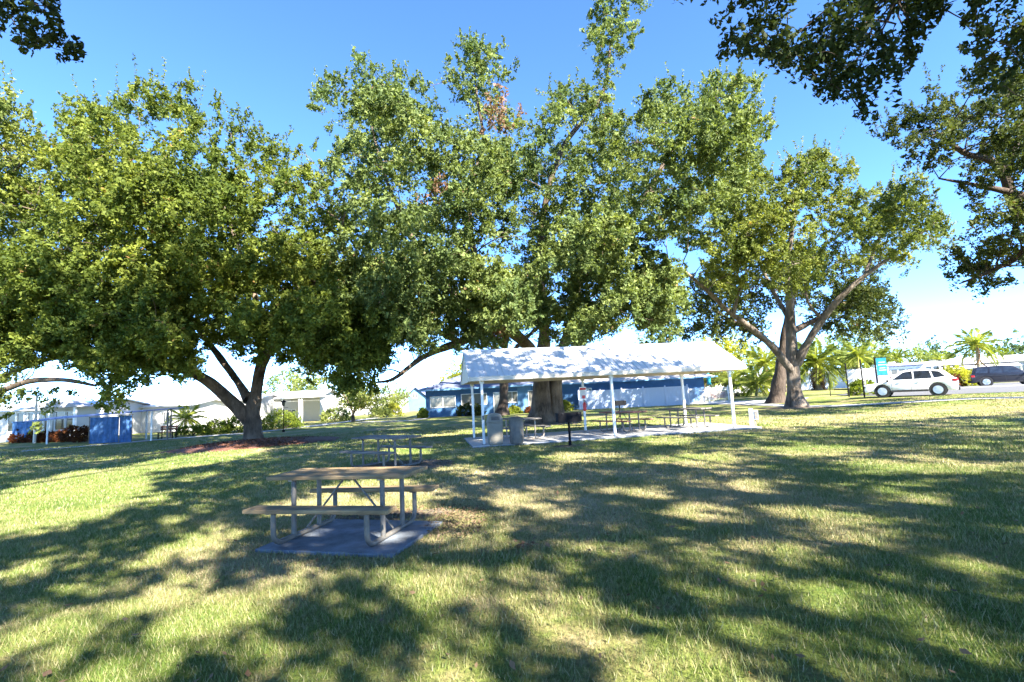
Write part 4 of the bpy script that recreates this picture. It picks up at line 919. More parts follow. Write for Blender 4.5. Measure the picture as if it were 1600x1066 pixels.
# ------------------------------------------------------------------ trees
def catmull(P, R, step):
    P = np.asarray(P, float); R = np.asarray(R, float); out = []; rad = []
    n = len(P); Pe = np.vstack([2*P[0]-P[1], P, 2*P[-1]-P[-2]])
    for i in range(n-1):
        p0, p1, p2, p3 = Pe[i:i+4]; k = max(2, int(np.linalg.norm(p2-p1)/step))
        for j in range(k):
            t = j/k; out.append(0.5*((2*p1)+(p2-p0)*t+(2*p0-5*p1+4*p2-p3)*t*t+(3*p1-p0-3*p2+p3)*t**3)); rad.append(R[i]*(1-t)+R[i+1]*t)
    out.append(P[-1]); rad.append(R[-1]); return np.array(out), np.array(rad)
def tubes(chains, sides, flare_base=None, seed=0, rough=0.19):
    """one numpy mesh of many tapered tubes; chains: list of (pts, radii)"""
    VS = []; FS = []; off = 0; ang = np.arange(sides)*2*math.pi/sides
    for P, R in chains:
        P = np.asarray(P); n = len(P)
        if n < 2: continue
        T = np.gradient(P, axis=0); T /= np.maximum(np.linalg.norm(T, axis=1, keepdims=True), 1e-9)
        ref = np.where(np.abs(T[:, 2:3]) > 0.9, np.array([[1.0, 0, 0]]), np.array([[0, 0, 1.0]]))
        if abs(T[0, 2]) > 0.7: ref = np.broadcast_to(np.array([1.0, 0.1, 0]), T.shape)
        x = np.cross(T, ref); x /= np.maximum(np.linalg.norm(x, axis=1, keepdims=True), 1e-9); y = np.cross(T, x)
        ring = (np.cos(ang)[None, :, None]*x[:, None]+np.sin(ang)[None, :, None]*y[:, None])
        rr = np.asarray(R)[:, None]*np.ones((1, sides))
        if sides >= 10 and rough:
            nz = vnoise((P[:, None]+ring*np.asarray(R)[:, None, None]*1.5).reshape(-1, 3)*np.array([2.2, 2.2, 0.7]), seed).reshape(n, sides)
            rr = rr*(1+(nz-0.5)*2*rough)
            if flare_base is not None:
                z = P[:, 2]-flare_base[0]; k = np.exp(-np.maximum(z, 0)/flare_base[1])
                rr = rr*(1+k[:, None]*(flare_base[2]+flare_base[3]*np.sin(ang*flare_base[4]+seed)[None]+0.5*flare_base[3]*np.sin(ang*(flare_base[4]*2-1)+seed*2)[None]))
        v = P[:, None]+ring*rr[..., None]; VS.append(v.reshape(-1, 3))
        i = np.arange(n-1)[:, None]*sides; k = np.arange(sides)[None]; k2 = (k+1) % sides
        FS.append((np.stack([i+k, i+k2, i+k2+sides, i+k+sides], -1)+off).reshape(-1)); off += n*sides
    return np.vstack(VS), np.concatenate(FS)
def crown_in_outline(poly, Y0, T, n, r, gap_scale, gap_thr, seed, shell=0.5, tilt=0.0, wob=14):
    poly = np.asarray(poly, float); lo = poly.min(0); hi = poly.max(0); out = []
    tot = 0
    ed_max = None
    while tot < n:
        m_ = n*3; x = lo[0]+(hi[0]-lo[0])*r.rand(m_); y = lo[1]+(hi[1]-lo[1])*r.rand(m_)
        k = in_poly(x, y, poly); x, y = x[k], y[k]; e = edge_dist(x, y, poly)
        if ed_max is None: ed_max = np.percentile(e, 97)
        t = np.clip(e/ed_max, 0, 1); hd = T*np.sqrt(np.clip(1-(1-t)**2, 0.03, 1))
        u = (r.rand(len(x))*2-1); u = np.sign(u)*np.abs(u)**shell
        Yd = Y0+tilt*(y-lo[1])/(hi[1]-lo[1])+u*hd
        xx = x+r.normal(size=len(x))*wob*0.5; yy = y+r.normal(size=len(x))*wob*0.5
        d = FWD[None]+RGT[None]*((xx-800)/F_PX)[:, None]+UPV[None]*((533-yy)/F_PX)[:, None]
        P = np.array([0, 0, CAM_H])+d*(Yd/d[:, 1])[:, None]
        nz = 0.65*vnoise(P*gap_scale, seed)+0.35*vnoise(P*gap_scale*2.3, seed+7)
        P = P[(nz > gap_thr) & (P[:, 2] > 1.2)]
        out.append(P); tot += len(P)
        if not len(P): break
    return np.vstack(out)[:n]
def lobed_crown(poly, Y0, T, nl, nc, r, seed, rmax=1.35, thr=0.40, gs=0.30, flat=0.85, shell=0.6, cut=0.35):
    """lobes of foliage inside an outline: nl lobes, nc clumps in all, densest on the lobes' skins"""
    C = crown_in_outline(poly, Y0, T, nl, r, gs, thr, seed, shell=shell, wob=4)
    x, y, d = PX(C); e = edge_dist(x, y, poly)*d/F_PX*np.where(in_poly(x, y, poly), 1, 0)
    R = np.clip(e*0.95, 0.45, rmax*(0.7+0.5*r.rand(len(C)))); w = R**2; w /= w.sum()
    k = r.choice(len(C), nc, p=w); g = r.normal(size=(nc, 3)); g[:, 2] = g[:, 2]*0.8+0.35; g /= np.linalg.norm(g, axis=1, keepdims=True)
    P = C[k]+g*(R[k]*(0.55+0.5*r.rand(nc)))[:, None]*np.array([[1, 1, flat]])
    nz = 0.5*vnoise(P*0.9, seed+3)+0.5*vnoise(P*2.0, seed+4)
    return P[(P[:, 2] > 1.3) & (nz > cut)]
def attach(limbs, tips, r, step=0.45, sag=0.06):
    nodes = []; nrad = []
    for P, R in limbs:
        nodes.append(P[len(P)//5 if limbs[0][0] is P else 0:]); nrad.append(R[len(P)//5 if limbs[0][0] is P else 0:])
    N = np.vstack(nodes); NR = np.concatenate(nrad); chains = []
    d0 = np.array([np.min(np.sum((N-t)**2, 1)) for t in tips]); order = np.argsort(d0)
    buf = np.zeros((len(N)+len(tips)*40, 3)); rb = np.zeros(len(buf)); c = len(N); buf[:c] = N; rb[:c] = NR
    for i in order:
        t = tips[i]; D = buf[:c]-t; d2 = np.sqrt(np.sum(D*D, 1))+np.maximum(D[:, 2], 0)*0.6+0.02/np.maximum(rb[:c], 0.012)
        j = int(np.argmin(d2)); A = buf[j]; L = float(np.linalg.norm(t-A))
        if L < 0.25: continue
        k = int(min(36, max(3, L/step))); s = np.linspace(0, 1, k+1)[:, None]
        bow = r.normal(size=3)*0.10*L; bow[2] += 0.10*L
        P = A+(t-A)*s+bow*np.sin(s*math.pi)+r.normal(size=(k+1, 3))*0.035*L**0.5*np.sin(s*math.pi)
        rb0 = min(rb[j]*0.75, 0.010+0.011*L); R = rb0*(1-s[:, 0])+0.007*s[:, 0]
        chains.append((P, R)); buf[c:c+k] = P[1:]; rb[c:c+k] = R[1:]; c += k
    return chains
def px_limb(pts, k=0.78): return [AT(a, b, c) for a, b, c, _ in pts], [q[3]*k for q in pts]
def make_tree(name, label, base, limbs, clumps, per, spread, leaf, lmat, bark, seed, group=None, tipfrac=0.3, flare=(0.0, 0.5, 0.5, 0.12, 5), up=0.4, extra=None, sides=14, cat='tree', shoots=True):
    r = rs(seed); t = thing(name, label, cat, (base[0], base[1], 0.0), 0.0, group); b3 = np.array([base[0], base[1], 0.0])
    L = [catmull(P, R, 0.22) for P, R in limbs]
    v, f = tubes(L, 20 if sides == 14 else sides, flare, seed); link_mesh('trunk', v-b3, f, 4, bark, t, smooth=True)
    tips = clumps[r.rand(len(clumps)) < tipfrac]
    if len(tips) > 900: tips = tips[:900]
    ch = attach(L, tips, r)
    if ch: v, f = tubes(ch, 5); link_mesh('branches', v-b3, f, 4, bark, t, smooth=True)
    sp = spread*(0.6+0.8*r.rand(len(clumps), 1))*np.array([[1, 1, 0.8]])*(0.8+0.4*r.rand(len(clumps), 3))
    v, f, a = leaf_cloud(clumps, per, sp, leaf, r, up, tri=True)
    if shoots:                                            # upright leafy shoots along the top of the crown
        x, y, _ = PX(clumps); o_ = np.argsort(y); seen = {}; S = []
        for i in o_:
            b_ = int(x[i]//9)
            if seen.get(b_, 0) < 2: seen[b_] = seen.get(b_, 0)+1; S.append(clumps[i])
        S = np.array(S); S = S[r.rand(len(S)) < 0.75]; ln = 0.35+1.0*r.rand(len(S))**2; k = 9
        tt = np.linspace(0.1, 1, k)[None, :, None]; dr = r.normal(size=(len(S), 1, 3))*0.30+np.array([0, 0, 1.0])
        Q = (S[:, None]+np.array([0, 0, 0.15])+dr*tt*ln[:, None, None]).reshape(-1, 3)
        v3, f3, a3 = leaf_cloud(Q, 5, 0.09, leaf*0.8, r, 0.3, tri=True); f = np.concatenate([f, f3+len(v)]); v = np.vstack([v, v3]); a = np.concatenate([a, a3])
    if extra is not None:
        v2, f2, a2 = extra; f2 = f2.reshape(-1, 4); f2 = np.concatenate([f2[:, [0, 1, 2]], f2[:, [0, 2, 3]]]).reshape(-1)
        f = np.concatenate([f, f2+len(v)]); v = np.vstack([v, v2]); a = np.concatenate([a, a2])
    link_mesh('crown', v-b3, f, 3, lmat, t, rnd=a)
    return t
GT = 'large oaks on the lawn'
# --- left oak
Ya = float(TREE_A[1]); bA = TREE_A
polyA = [(95, 168), (140, 150), (195, 150), (260, 128), (312, 140), (340, 165), (382, 180), (425, 208), (455, 222), (505, 240), (545, 330), (575, 420), (610, 480), (560, 560), (500, 585), (455, 560), (415, 548), (345, 545), (300, 560), (320, 590), (285, 612), (255, 585), (215, 590), (200, 612), (170, 632), (150, 612), (185, 585), (120, 570), (60, 560), (-60, 585), (-80, 300), (40, 250), (80, 205)]
lowA = [(-40, 400), (250, 400), (480, 380), (600, 430), (632, 500), (595, 590), (550, 622), (500, 605), (455, 575), (415, 565), (345, 560), (300, 565), (320, 600), (285, 625), (255, 595), (225, 605), (170, 650), (145, 622), (175, 592), (120, 580), (60, 560), (-60, 590)]
clA = np.vstack([lobed_crown(polyA, Ya-0.5, 7.0, 280, 4500, rs(11), 21, cut=0.31), lobed_crown(lowA, Ya-3.5, 3.5, 150, 2300, rs(111), 121, rmax=1.2), lobed_crown([(40, 470), (330, 470), (335, 555), (292, 605), (252, 580), (205, 605), (165, 640), (140, 610), (80, 570), (-40, 575)], Ya-5.2, 1.3, 55, 800, rs(115), 125, rmax=0.9), lobed_crown([(420, 470), (600, 470), (630, 540), (570, 615), (520, 610), (470, 570), (430, 545)], Ya-4.0, 1.5, 40, 520, rs(116), 126, rmax=0.9)])
limA = [px_limb([(396, 693, Ya, 0.66), (395, 665, Ya, 0.56), (392, 648, Ya, 0.52), (398, 625, Ya, 0.42), (404, 590, Ya, 0.38), (410, 545, Ya+0.4, 0.33), (400, 470, Ya+1.5, 0.24), (370, 380, Ya+1, 0.15), (330, 270, Ya, 0.07)]),
        px_limb([(388, 655, Ya, 0.46), (362, 628, Ya-0.6, 0.42), (335, 603, Ya-1.2, 0.38), (300, 583, Ya-1.8, 0.35), (255, 565, Ya-2.4, 0.30), (205, 545, Ya-3, 0.26), (140, 553, Ya-3.5, 0.21), (75, 562, Ya-4, 0.15), (0, 590, Ya-4.5, 0.10)]),
        px_limb([(388, 625, Ya, 0.34), (372, 598, Ya+0.6, 0.27), (345, 560, Ya+1.2, 0.24), (300, 500, Ya+1.6, 0.18), (240, 400, Ya+1, 0.12), (190, 280, Ya, 0.06)]),
        px_limb([(404, 590, Ya, 0.27), (425, 545, Ya-1, 0.22), (470, 480, Ya-2, 0.17), (520, 400, Ya-2.6, 0.11), (540, 330, Ya-2.6, 0.05)]),
        px_limb([(255, 565, Ya-2.4, 0.22), (225, 520, Ya-3.4, 0.18), (190, 470, Ya-4.2, 0.14), (120, 400, Ya-4.6, 0.09), (60, 330, Ya-4, 0.05)])]
limA = [(p_, [q_*0.9 for q_ in r_]) for p_, r_ in limA]
make_tree('oak_tree', 'broad green oak with forked trunk in the mulch bed', bA, limA, clA, 64, 0.40, 0.15, LF['A'], M_bark, 101, GT, 0.16, (0.0, 0.25, 0.14, 0.10, 4))
# --- big centre oak
Yb = float(TREE_B[1])
polyB = [(500, 250), (490, 180), (502, 128), (560, 92), (605, 92), (650, 125), (690, 195), (725, 205), (770, 195), (832, 205), (842, 155), (880, 122), (925, 132), (960, 175), (1005, 145), (1040, 105), (1080, 122), (1120, 112), (1180, 112), (1213, 142), (1213, 200), (1190, 250), (1150, 340), (1060, 420), (1062, 470), (1030, 530), (1000, 540), (1005, 480), (985, 440), (955, 465), (965, 530), (915, 535), (860, 505), (815, 520), (780, 548), (735, 525), (690, 520), (660, 560), (610, 560), (585, 585), (560, 612), (525, 600), (515, 560), (490, 400)]
tw1 = [(688, 100), (705, 98), (735, 55), (762, 80), (790, 95), (796, 130), (770, 160), (830, 205), (715, 212), (720, 170)]
tw2 = [(915, 20), (940, 0), (960, -40), (1010, -10), (1010, 40), (985, 72), (962, 110), (955, 165), (900, 195), (868, 150), (930, 122), (942, 90), (915, 60)]
rB = rs(12)
lowB = [(490, 420), (640, 400), (760, 420), (860, 420), (960, 420), (1060, 430), (1066, 490), (1050, 545), (1005, 555), (995, 515), (965, 510), (930, 550), (860, 530), (815, 535), (785, 565), (735, 555), (690, 535), (655, 575), (610, 585), (565, 625), (520, 615), (495, 550)]
clB = np.vstack([lobed_crown(polyB, Yb-2.5, 8.5, 330, 5000, rB, 22), lobed_crown(lowB, Yb-5.5, 4.0, 150, 2300, rs(112), 122, rmax=1.2), lobed_crown([(985, 400), (1060, 400), (1070, 490), (1050, 550), (1005, 560), (985, 480)], Yb-6, 1.5, 26, 330, rs(113), 123, rmax=0.9), crown_in_outline(tw1, Yb-3, 1.3, 140, rB, 0.9, 0.47, 23), crown_in_outline(tw2, Yb-3, 1.3, 170, rB, 0.9, 0.47, 24)])
limB = [px_limb([(846, 664, Yb, 0.92), (846, 640, Yb, 0.70), (846, 605, Yb, 0.60), (848, 560, Yb, 0.52), (850, 520, Yb-0.3, 0.42), (845, 430, Yb-0.8, 0.32), (850, 330, Yb-1.2, 0.24), (880, 230, Yb-2, 0.17), (940, 150, Yb-2.6, 0.12), (955, 60, Yb-3, 0.05)]),
        px_limb([(870, 662, Yb+0.2, 0.62), (868, 630, Yb+0.2, 0.52), (868, 595, Yb+0.3, 0.48), (875, 555, Yb+0.3, 0.42), (890, 515, Yb, 0.34), (905, 440, Yb-1, 0.28), (945, 390, Yb-2, 0.24), (1000, 320, Yb-2.4, 0.18), (1060, 220, Yb-2.4, 0.12), (1120, 150, Yb-2, 0.06)]),
        px_limb([(848, 575, Yb-0.2, 0.44), (828, 545, Yb-1, 0.42), (800, 520, Yb-2, 0.40), (765, 515, Yb-3, 0.36), (720, 535, Yb-4, 0.26), (690, 545, Yb-4.6, 0.22), (655, 562, Yb-5.4, 0.16), (615, 592, Yb-6, 0.10), (585, 598, Yb-6.4, 0.05)]),
        px_limb([(800, 520, Yb-2, 0.30), (770, 470, Yb-3, 0.26), (740, 390, Yb-4, 0.20), (735, 300, Yb-4, 0.16), (755, 225, Yb-3.6, 0.12), (745, 150, Yb-3.2, 0.08), (738, 70, Yb-3, 0.03)]),
        px_limb([(765, 515, Yb-3, 0.26), (710, 460, Yb-4.6, 0.20), (650, 380, Yb-5, 0.15), (600, 270, Yb-4.6, 0.10), (570, 150, Yb-4, 0.04)]),
        px_limb([(890, 515, Yb, 0.26), (940, 500, Yb-2, 0.20), (1000, 470, Yb-3.6, 0.14), (1040, 440, Yb-4.2, 0.08)]),
        px_limb([(720, 535, Yb-4, 0.2), (680, 515, Yb-5, 0.16), (620, 470, Yb-6, 0.12), (560, 440, Yb-6, 0.06)])]
rb_ = rs(77)
dry = np.vstack([AT(785, 185, Yb-5)+rb_.normal(size=(16, 3))*0.55, AT(772, 535, Yb-4.5)+rb_.normal(size=(10, 3))*0.35, AT(680, 300, Yb-8)+rb_.normal(size=(5, 3))*0.4])
big = make_tree('oak_tree', 'tallest spreading olive oak with massive fluted trunk behind the pavilion', TREE_B, limB, clB, 64, 0.42, 0.155, LF['B'], M_bark, 102, GT, 0.15, (0.0, 0.7, 0.30, 0.22, 5))
v, f, a = leaf_cloud(dry, 40, 0.5, 0.17, rb_, 0.0)
link_mesh('dry_foliage', v-np.array([TREE_B[0], TREE_B[1], 0]), f, 4, LF['dry'], big, rnd=a)
# --- slimmer oak behind it, by the blue building
b2 = np.array([AT(786, 640, 44.5)[0], 44.5, 0])
cl = crown_in_outline([(600, 480), (640, 400), (760, 380), (900, 380), (980, 430), (975, 500), (900, 530), (800, 545), (690, 545), (620, 540)], 45, 4.0, 420, rs(13), 0.4, 0.42, 25)
make_tree('oak_tree', 'slim dark oak trunk close to the blue building wall', b2, [px_limb([(785, 650, 44.5, 0.62), (786, 630, 44.5, 0.50), (788, 590, 44.5, 0.44), (790, 530, 44.5, 0.36), (800, 470, 44.5, 0.25), (820, 420, 44.5, 0.1)]), px_limb([(790, 545, 44.5, 0.28), (740, 500, 44, 0.2), (680, 470, 44, 0.1)]), px_limb([(789, 560, 44.5, 0.28), (850, 505, 45, 0.2), (920, 470, 45, 0.1)])],
          cl, 30, 0.7, 0.22, LF['D'], M_barkd, 103, GT, 0.2, (0.0, 0.6, 0.4, 0.15, 4))
# --- right oak and the one behind it, its shade put into dark leaf and bark colours
Yc = float(TREE_C[1])
polyC = [(1050, 340), (1110, 290), (1150, 258), (1220, 250), (1270, 230), (1300, 232), (1330, 262), (1400, 282), (1440, 262), (1480, 330), (1488, 395), (1440, 425), (1400, 435), (1350, 448), (1310, 425), (1290, 465), (1220, 470), (1190, 450), (1150, 470), (1100, 455), (1060, 425), (1040, 385)]
clC = lobed_crown(polyC, Yc-0.5, 6.5, 170, 2350, rs(14), 26, rmax=1.3, cut=0.41)
limC = [px_limb([(1246, 639, Yc, 0.72), (1242, 618, Yc, 0.60), (1240, 590, Yc, 0.52), (1237, 545, Yc, 0.42), (1234, 480, Yc, 0.33), (1232, 420, Yc, 0.24), (1240, 340, Yc, 0.15), (1260, 260, Yc, 0.06)]),
        px_limb([(1236, 578, Yc-0.1, 0.33), (1212, 548, Yc-0.6, 0.27), (1180, 518, Yc-1.2, 0.23), (1140, 488, Yc-1.8, 0.18), (1105, 455, Yc-2.2, 0.14), (1065, 420, Yc-2.6, 0.08)]),
        px_limb([(1244, 570, Yc-0.1, 0.36), (1262, 535, Yc-0.7, 0.30), (1285, 500, Yc-1.3, 0.26), (1312, 466, Yc-1.9, 0.23), (1350, 432, Yc-2.5, 0.17), (1400, 396, Yc-3, 0.11), (1460, 350, Yc-3.4, 0.05)]),
        px_limb([(1146, 492, Yc-1.8, 0.13), (1155, 455, Yc-2.2, 0.10), (1170, 420, Yc-2.4, 0.06)]),
        px_limb([(1234, 500, Yc, 0.2), (1200, 440, Yc+1.5, 0.15), (1170, 370, Yc+2, 0.10), (1140, 310, Yc+2, 0.05)]),
        px_limb([(1285, 500, Yc-1.3, 0.15), (1262, 470, Yc-1.3, 0.10), (1255, 410, Yc-1.3, 0.05)]),
        px_limb([(1350, 432, Yc-2.5, 0.12), (1375, 370, Yc-2, 0.09), (1400, 310, Yc-1.6, 0.04)])]
make_tree('oak_tree', 'yellowish open oak with three main limbs right of the pavilion', TREE_C, limC, clC, 64, 0.40, 0.15, LF['C'], M_barkl, 104, GT, 0.32, (0.0, 0.35, 0.22, 0.12, 5))
bC2 = G(1216, 632.0); Y2 = float(bC2[1])
clC2 = np.vstack([crown_in_outline([(1060, 455), (1110, 440), (1180, 470), (1200, 520), (1150, 545), (1105, 530), (1085, 545), (1065, 520)], Y2+2, 3.5, 260, rs(15), 0.45, 0.42, 27), crown_in_outline([(1270, 500), (1310, 455), (1350, 440), (1388, 465), (1402, 520), (1395, 548), (1340, 520), (1290, 530)], Y2+2, 3.5, 300, rs(16), 0.45, 0.40, 28), crown_in_outline([(1080, 440), (1200, 380), (1380, 400), (1385, 470), (1250, 490), (1120, 480)], Y2+3, 3.5, 420, rs(17), 0.45, 0.42, 29)])
make_tree('oak_tree', 'oak with leaves and trunk darkened as in shade just behind the yellowish oak', bC2, [px_limb([(1214, 634, Y2, 0.75), (1216, 610, Y2, 0.62), (1222, 570, Y2, 0.55), (1230, 520, Y2, 0.45), (1240, 450, Y2+1, 0.3), (1250, 400, Y2+1, 0.12)]), px_limb([(1224, 560, Y2, 0.35), (1190, 530, Y2+1, 0.25), (1120, 490, Y2+1.5, 0.12)]), px_limb([(1230, 525, Y2, 0.35), (1280, 500, Y2+1, 0.25), (1350, 470, Y2+2, 0.12)])],
          clC2, 36, 0.6, 0.22, LF['D'], M_barkd, 105, GT, 0.2, (0.0, 0.5, 0.3, 0.12, 4))
# --- trees at the right and left edges (trunks outside the frame)
bD = np.array([26.5, 21.5, 0])
polyD = [(1375, 215), (1410, 168), (1470, 135), (1540, 118), (1640, 120), (1760, 200), (1800, 420), (1660, 470), (1590, 462), (1555, 448), (1500, 470), (1462, 455), (1490, 395), (1520, 330), (1500, 290), (1450, 295), (1400, 255)]
clD = lobed_crown(polyD, 21.5, 4.0, 140, 1600, rs(18), 30, rmax=1.0, cut=0.385)
limD = [([bD, bD+[0, 0, 2.5], bD+[-0.4, 0, 5.2], bD+[-1.2, 0, 7.0]], [0.6, 0.45, 0.38, 0.3]),
        ([bD+[-0.4, 0, 5.2], AT(1640, 330, 21.5), AT(1590, 310, 21), AT(1530, 296, 21), AT(1468, 285, 21)], [0.3, 0.22, 0.15, 0.10, 0.04]),
        ([bD+[-1.2, 0, 7.0], AT(1600, 345, 21.2), AT(1570, 280, 21), AT(1545, 255, 21), AT(1508, 245, 20.5), AT(1460, 210, 20)], [0.3, 0.24, 0.18, 0.15, 0.11, 0.04]),
        ([AT(1570, 280, 21), AT(1590, 230, 21), AT(1600, 180, 21)], [0.15, 0.10, 0.05]),
        ([AT(1640, 330, 21.5), AT(1600, 400, 20.5), AT(1550, 430, 20), AT(1500, 450, 20)], [0.16, 0.11, 0.08, 0.03])]
make_tree('oak_tree', 'dark limbed oak reaching in from the right edge of the picture', bD, limD, clD, 56, 0.36, 0.13, LF['D'], M_barkd, 106, GT, 0.35)
bE = np.array([-27.5, 23.5, 0])
polyE = [(-420, 140), (-150, 90), (-30, 120), (5, 130), (40, 165), (80, 205), (102, 270), (95, 330), (60, 400), (20, 440), (-100, 520), (-400, 520), (-520, 330)]
clE = lobed_crown(polyE, 23, 5.0, 110, 1600, rs(19), 31)
clE = np.vstack([clE, AT(10, 622, 20.5)+rs(5).normal(size=(26, 3))*np.array([1.1, 0.5, 0.45]), AT(-20, 540, 21)+rs(6).normal(size=(60, 3))*np.array([1.6, 0.8, 0.6])])
limE = [([bE, bE+[0.2, 0, 2], bE+[0.8, 0, 4], bE+[1.2, 0, 8], bE+[2, 0, 12]], [0.7, 0.55, 0.45, 0.3, 0.1]),
        ([bE+[0.5, 0, 2.6], AT(-90, 640, 21.5), AT(-30, 622, 21), AT(10, 608, 20.5), AT(45, 596, 20.3), AT(80, 593.5, 20.2), AT(110, 595, 20), AT(150, 603, 20)], [0.30, 0.22, 0.17, 0.14, 0.11, 0.10, 0.09, 0.05]),
        ([bE+[1.2, 0, 8], AT(-40, 330, 22), AT(30, 260, 22)], [0.25, 0.15, 0.05])]
make_tree('oak_tree', 'green oak at the left edge with a long low arching limb', bE, limE, clE, 56, 0.44, 0.155, LF['C'], M_bark, 107, GT, 0.25)

# --- oaks behind the camera: their twigs hang into the top corners and their unseen crowns are shaped for shade and sun patches
LDv = np.array([Ld.x, Ld.y, Ld.z])
LIT = [(505, 795, 95, 17, -4), (585, 795, 75, 14, -6), (640, 770, 40, 8, 0), (960, 985, 40, 14, 10), (1290, 930, 45, 12, 15), (1380, 1010, 50, 16, 20), (930, 860, 45, 9, 6), (1230, 870, 40, 9, 10), (450, 1010, 50, 14, -15), (230, 1030, 45, 12, -25), (1010, 770, 40, 8, 0), (1540, 1000, 40, 14, 20), (95, 785, 150, 42, -12), (330, 856, 45, 18, -8), (255, 948, 45, 14, -32), (175, 905, 30, 10, -25), (495, 926, 24, 16, 0), (385, 945, 50, 18, -15), (55, 1000, 75, 18, -20), (745, 812, 80, 10, 12), (835, 790, 60, 9, 14), (705, 842, 60, 7, 4), (740, 735, 60, 9, 0), (1135, 892, 50, 17, 26),
       (1150, 985, 65, 22, 26), (1450, 952, 65, 15, 20), (1100, 800, 42, 11, 5), (1225, 800, 36, 9, 5), (1435, 775, 62, 11, 8), (1330, 820, 65, 8, 8), (1360, 838, 40, 8, 8), (1530, 885, 60, 10, 14), (1285, 705, 70, 9, 0), (1100, 720, 55, 11, 0), (1400, 728, 90, 7, 4), (830, 985, 62, 22, 12), (1010, 1045, 75, 26, 10), (690, 1050, 80, 22, 0), (1180, 1050, 50, 22, 10), (560, 900, 40, 12, 0), (700, 900, 60, 14, 0), (880, 905, 40, 11, 0), (910, 715, 60, 8, 0), (1050, 690, 40, 6, 0), (1180, 760, 50, 9, 0), (1520, 735, 60, 6, 0), (300, 720, 120, 10, -8), (560, 760, 70, 10, -8), (640, 705, 40, 6, 0), (20, 900, 40, 12, -20)]  # sun patches on the ground that the unseen crowns are shaped to leave open
def landing(P, z=0.0):
    t = (P[:, 2]-z)/(-LDv[2]); return P+LDv[None]*t[:, None]
def in_gaps(P, grow=0.16):
    q = landing(P); x, y, d = PX(q); gxp = grow*F_PX/np.maximum(d, 1); gyp = gxp*CAM_H/np.maximum(d, 1); hit = np.zeros(len(P), bool)
    for cx, cy, rx, ry, an in LIT:
        a = math.radians(an); ux = (x-cx)*math.cos(a)+(y-cy)*math.sin(a); uy = -(x-cx)*math.sin(a)+(y-cy)*math.cos(a)
        hit |= ((ux/(rx+gxp))**2+(uy/(ry+gyp))**2 < 1) & (d > 0)
    return hit
def overhead(center, radii, n, r, seed, gs=1.0, thr=0.475, ymax_land=None):
    out = []; tot = 0
    for _ in range(60):
        g = r.normal(size=(n*2, 3)); g /= np.linalg.norm(g, axis=1, keepdims=True); g *= (r.rand(n*2, 1)**0.38)
        P = np.asarray(center)+g*np.asarray(radii); nz = 0.65*vnoise(P*gs, seed)+0.35*vnoise(P*gs*2.3, seed+5)
        x, y, d = PX(P); vis = (d > 0.3) & (x > -70) & (x < 1670) & (y > -70) & (y < 1140)
        k = (nz > thr) & ~vis & ~in_gaps(P)
        if ymax_land is not None:
            q = landing(P); lim = ymax_land(q[:, 0]); k &= q[:, 1] < lim+1.5*(vnoise(q*0.5, 3)-0.5)
        P = P[k]; out.append(P); tot += len(P)
        if tot >= n: break
    return np.vstack(out)[:n]
def limit(x): return np.where(x > 6, 18.0+0.05*x, np.where(x > -3, np.clip(25.0-(x+3)*0.55, 18.3, 26), 30.5))  # trims the unseen crowns so their shade stops at these distances
GB = 'oaks rising behind the viewpoint'
def over_tree(label, base, center, radii, n, seed, twig=None, lmat=None):
    r = rs(seed); cl = overhead(center, radii, n, r, seed, ymax_land=limit); c = np.array(center); b = np.array([base[0], base[1], 0.0]); L = []
    L.append(([b, b+(c-b)*[0.1, 0.1, 0.25], b+(c-b)*[0.3, 0.3, 0.5], b+(c-b)*[0.7, 0.7, 0.85], c+[1.5, 0.5, radii[2]*0.3]], [0.6, 0.48, 0.30, 0.10, 0.03]))
    mid = b+(c-b)*[0.3, 0.3, 0.5]
    extra = None; allc = cl
    if twig is not None:
        poly, Y0, T, nn, leaf, gs, thr = twig
        tw = crown_in_outline(poly, Y0, T, nn, r, gs, thr, seed+3, shell=0.8, wob=5)
        e = leaf_cloud(tw, 26, 0.15*(0.7+0.6*r.rand(len(tw), 1))*np.ones((1, 3)), leaf, r, 0.2); extra = e
        tc = tw.mean(0); L.append(([mid, mid*0.5+tc*0.5+[0, 0, 0.8], tc+[0.6*np.sign(tc[0]), -1.2, 0.9], tc+[0.2*np.sign(tc[0]), -0.3, 0.5], tc], [0.22, 0.14, 0.07, 0.045, 0.02]))
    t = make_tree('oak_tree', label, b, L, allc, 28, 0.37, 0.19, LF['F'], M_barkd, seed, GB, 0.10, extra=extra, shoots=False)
    if twig is not None:
        ch = attach([catmull(P, R, 0.3) for P, R in L[1:]], tw[r.rand(len(tw)) < 0.35], r, step=0.12)
        v, f = tubes([(P, np.minimum(R, 0.012)) for P, R in ch], 4); link_mesh('twigs', v-b, f, 4, M_barkd, t)
    return t
polyF = [(1050, -60), (1058, 0), (1098, 28), (1095, 50), (1120, 62), (1150, 98), (1200, 88), (1252, 118), (1305, 150), (1320, 168), (1360, 195), (1395, 165), (1430, 130), (1425, 90), (1450, 50), (1480, 10), (1500, 20), (1530, 60), (1520, 100), (1545, 150), (1590, 170), (1640, 190), (1720, 120), (1720, -60)]
over_tree('oak overhead, leaves darkened as if backlit, with twigs hanging into the top right corner', (17.0, -10.0), (12.5, 1.0, 12.0), (9.5, 9.0, 5.5), 2000, 41, (polyF, 5.6, 0.9, 520, 0.074, 1.6, 0.505))
over_tree('oak overhead with a twig hanging into the top left corner', (-9.0, -6.0), (0.5, 1.5, 14.5), (11.0, 9.5, 6.8), 3500, 42, ([(-80, -60), (80, -60), (88, 5), (98, 40), (130, 72), (122, 90), (95, 95), (70, 72), (40, 78), (5, 60), (-80, 70)], 8.6, 0.8, 150, 0.10, 1.2, 0.40))
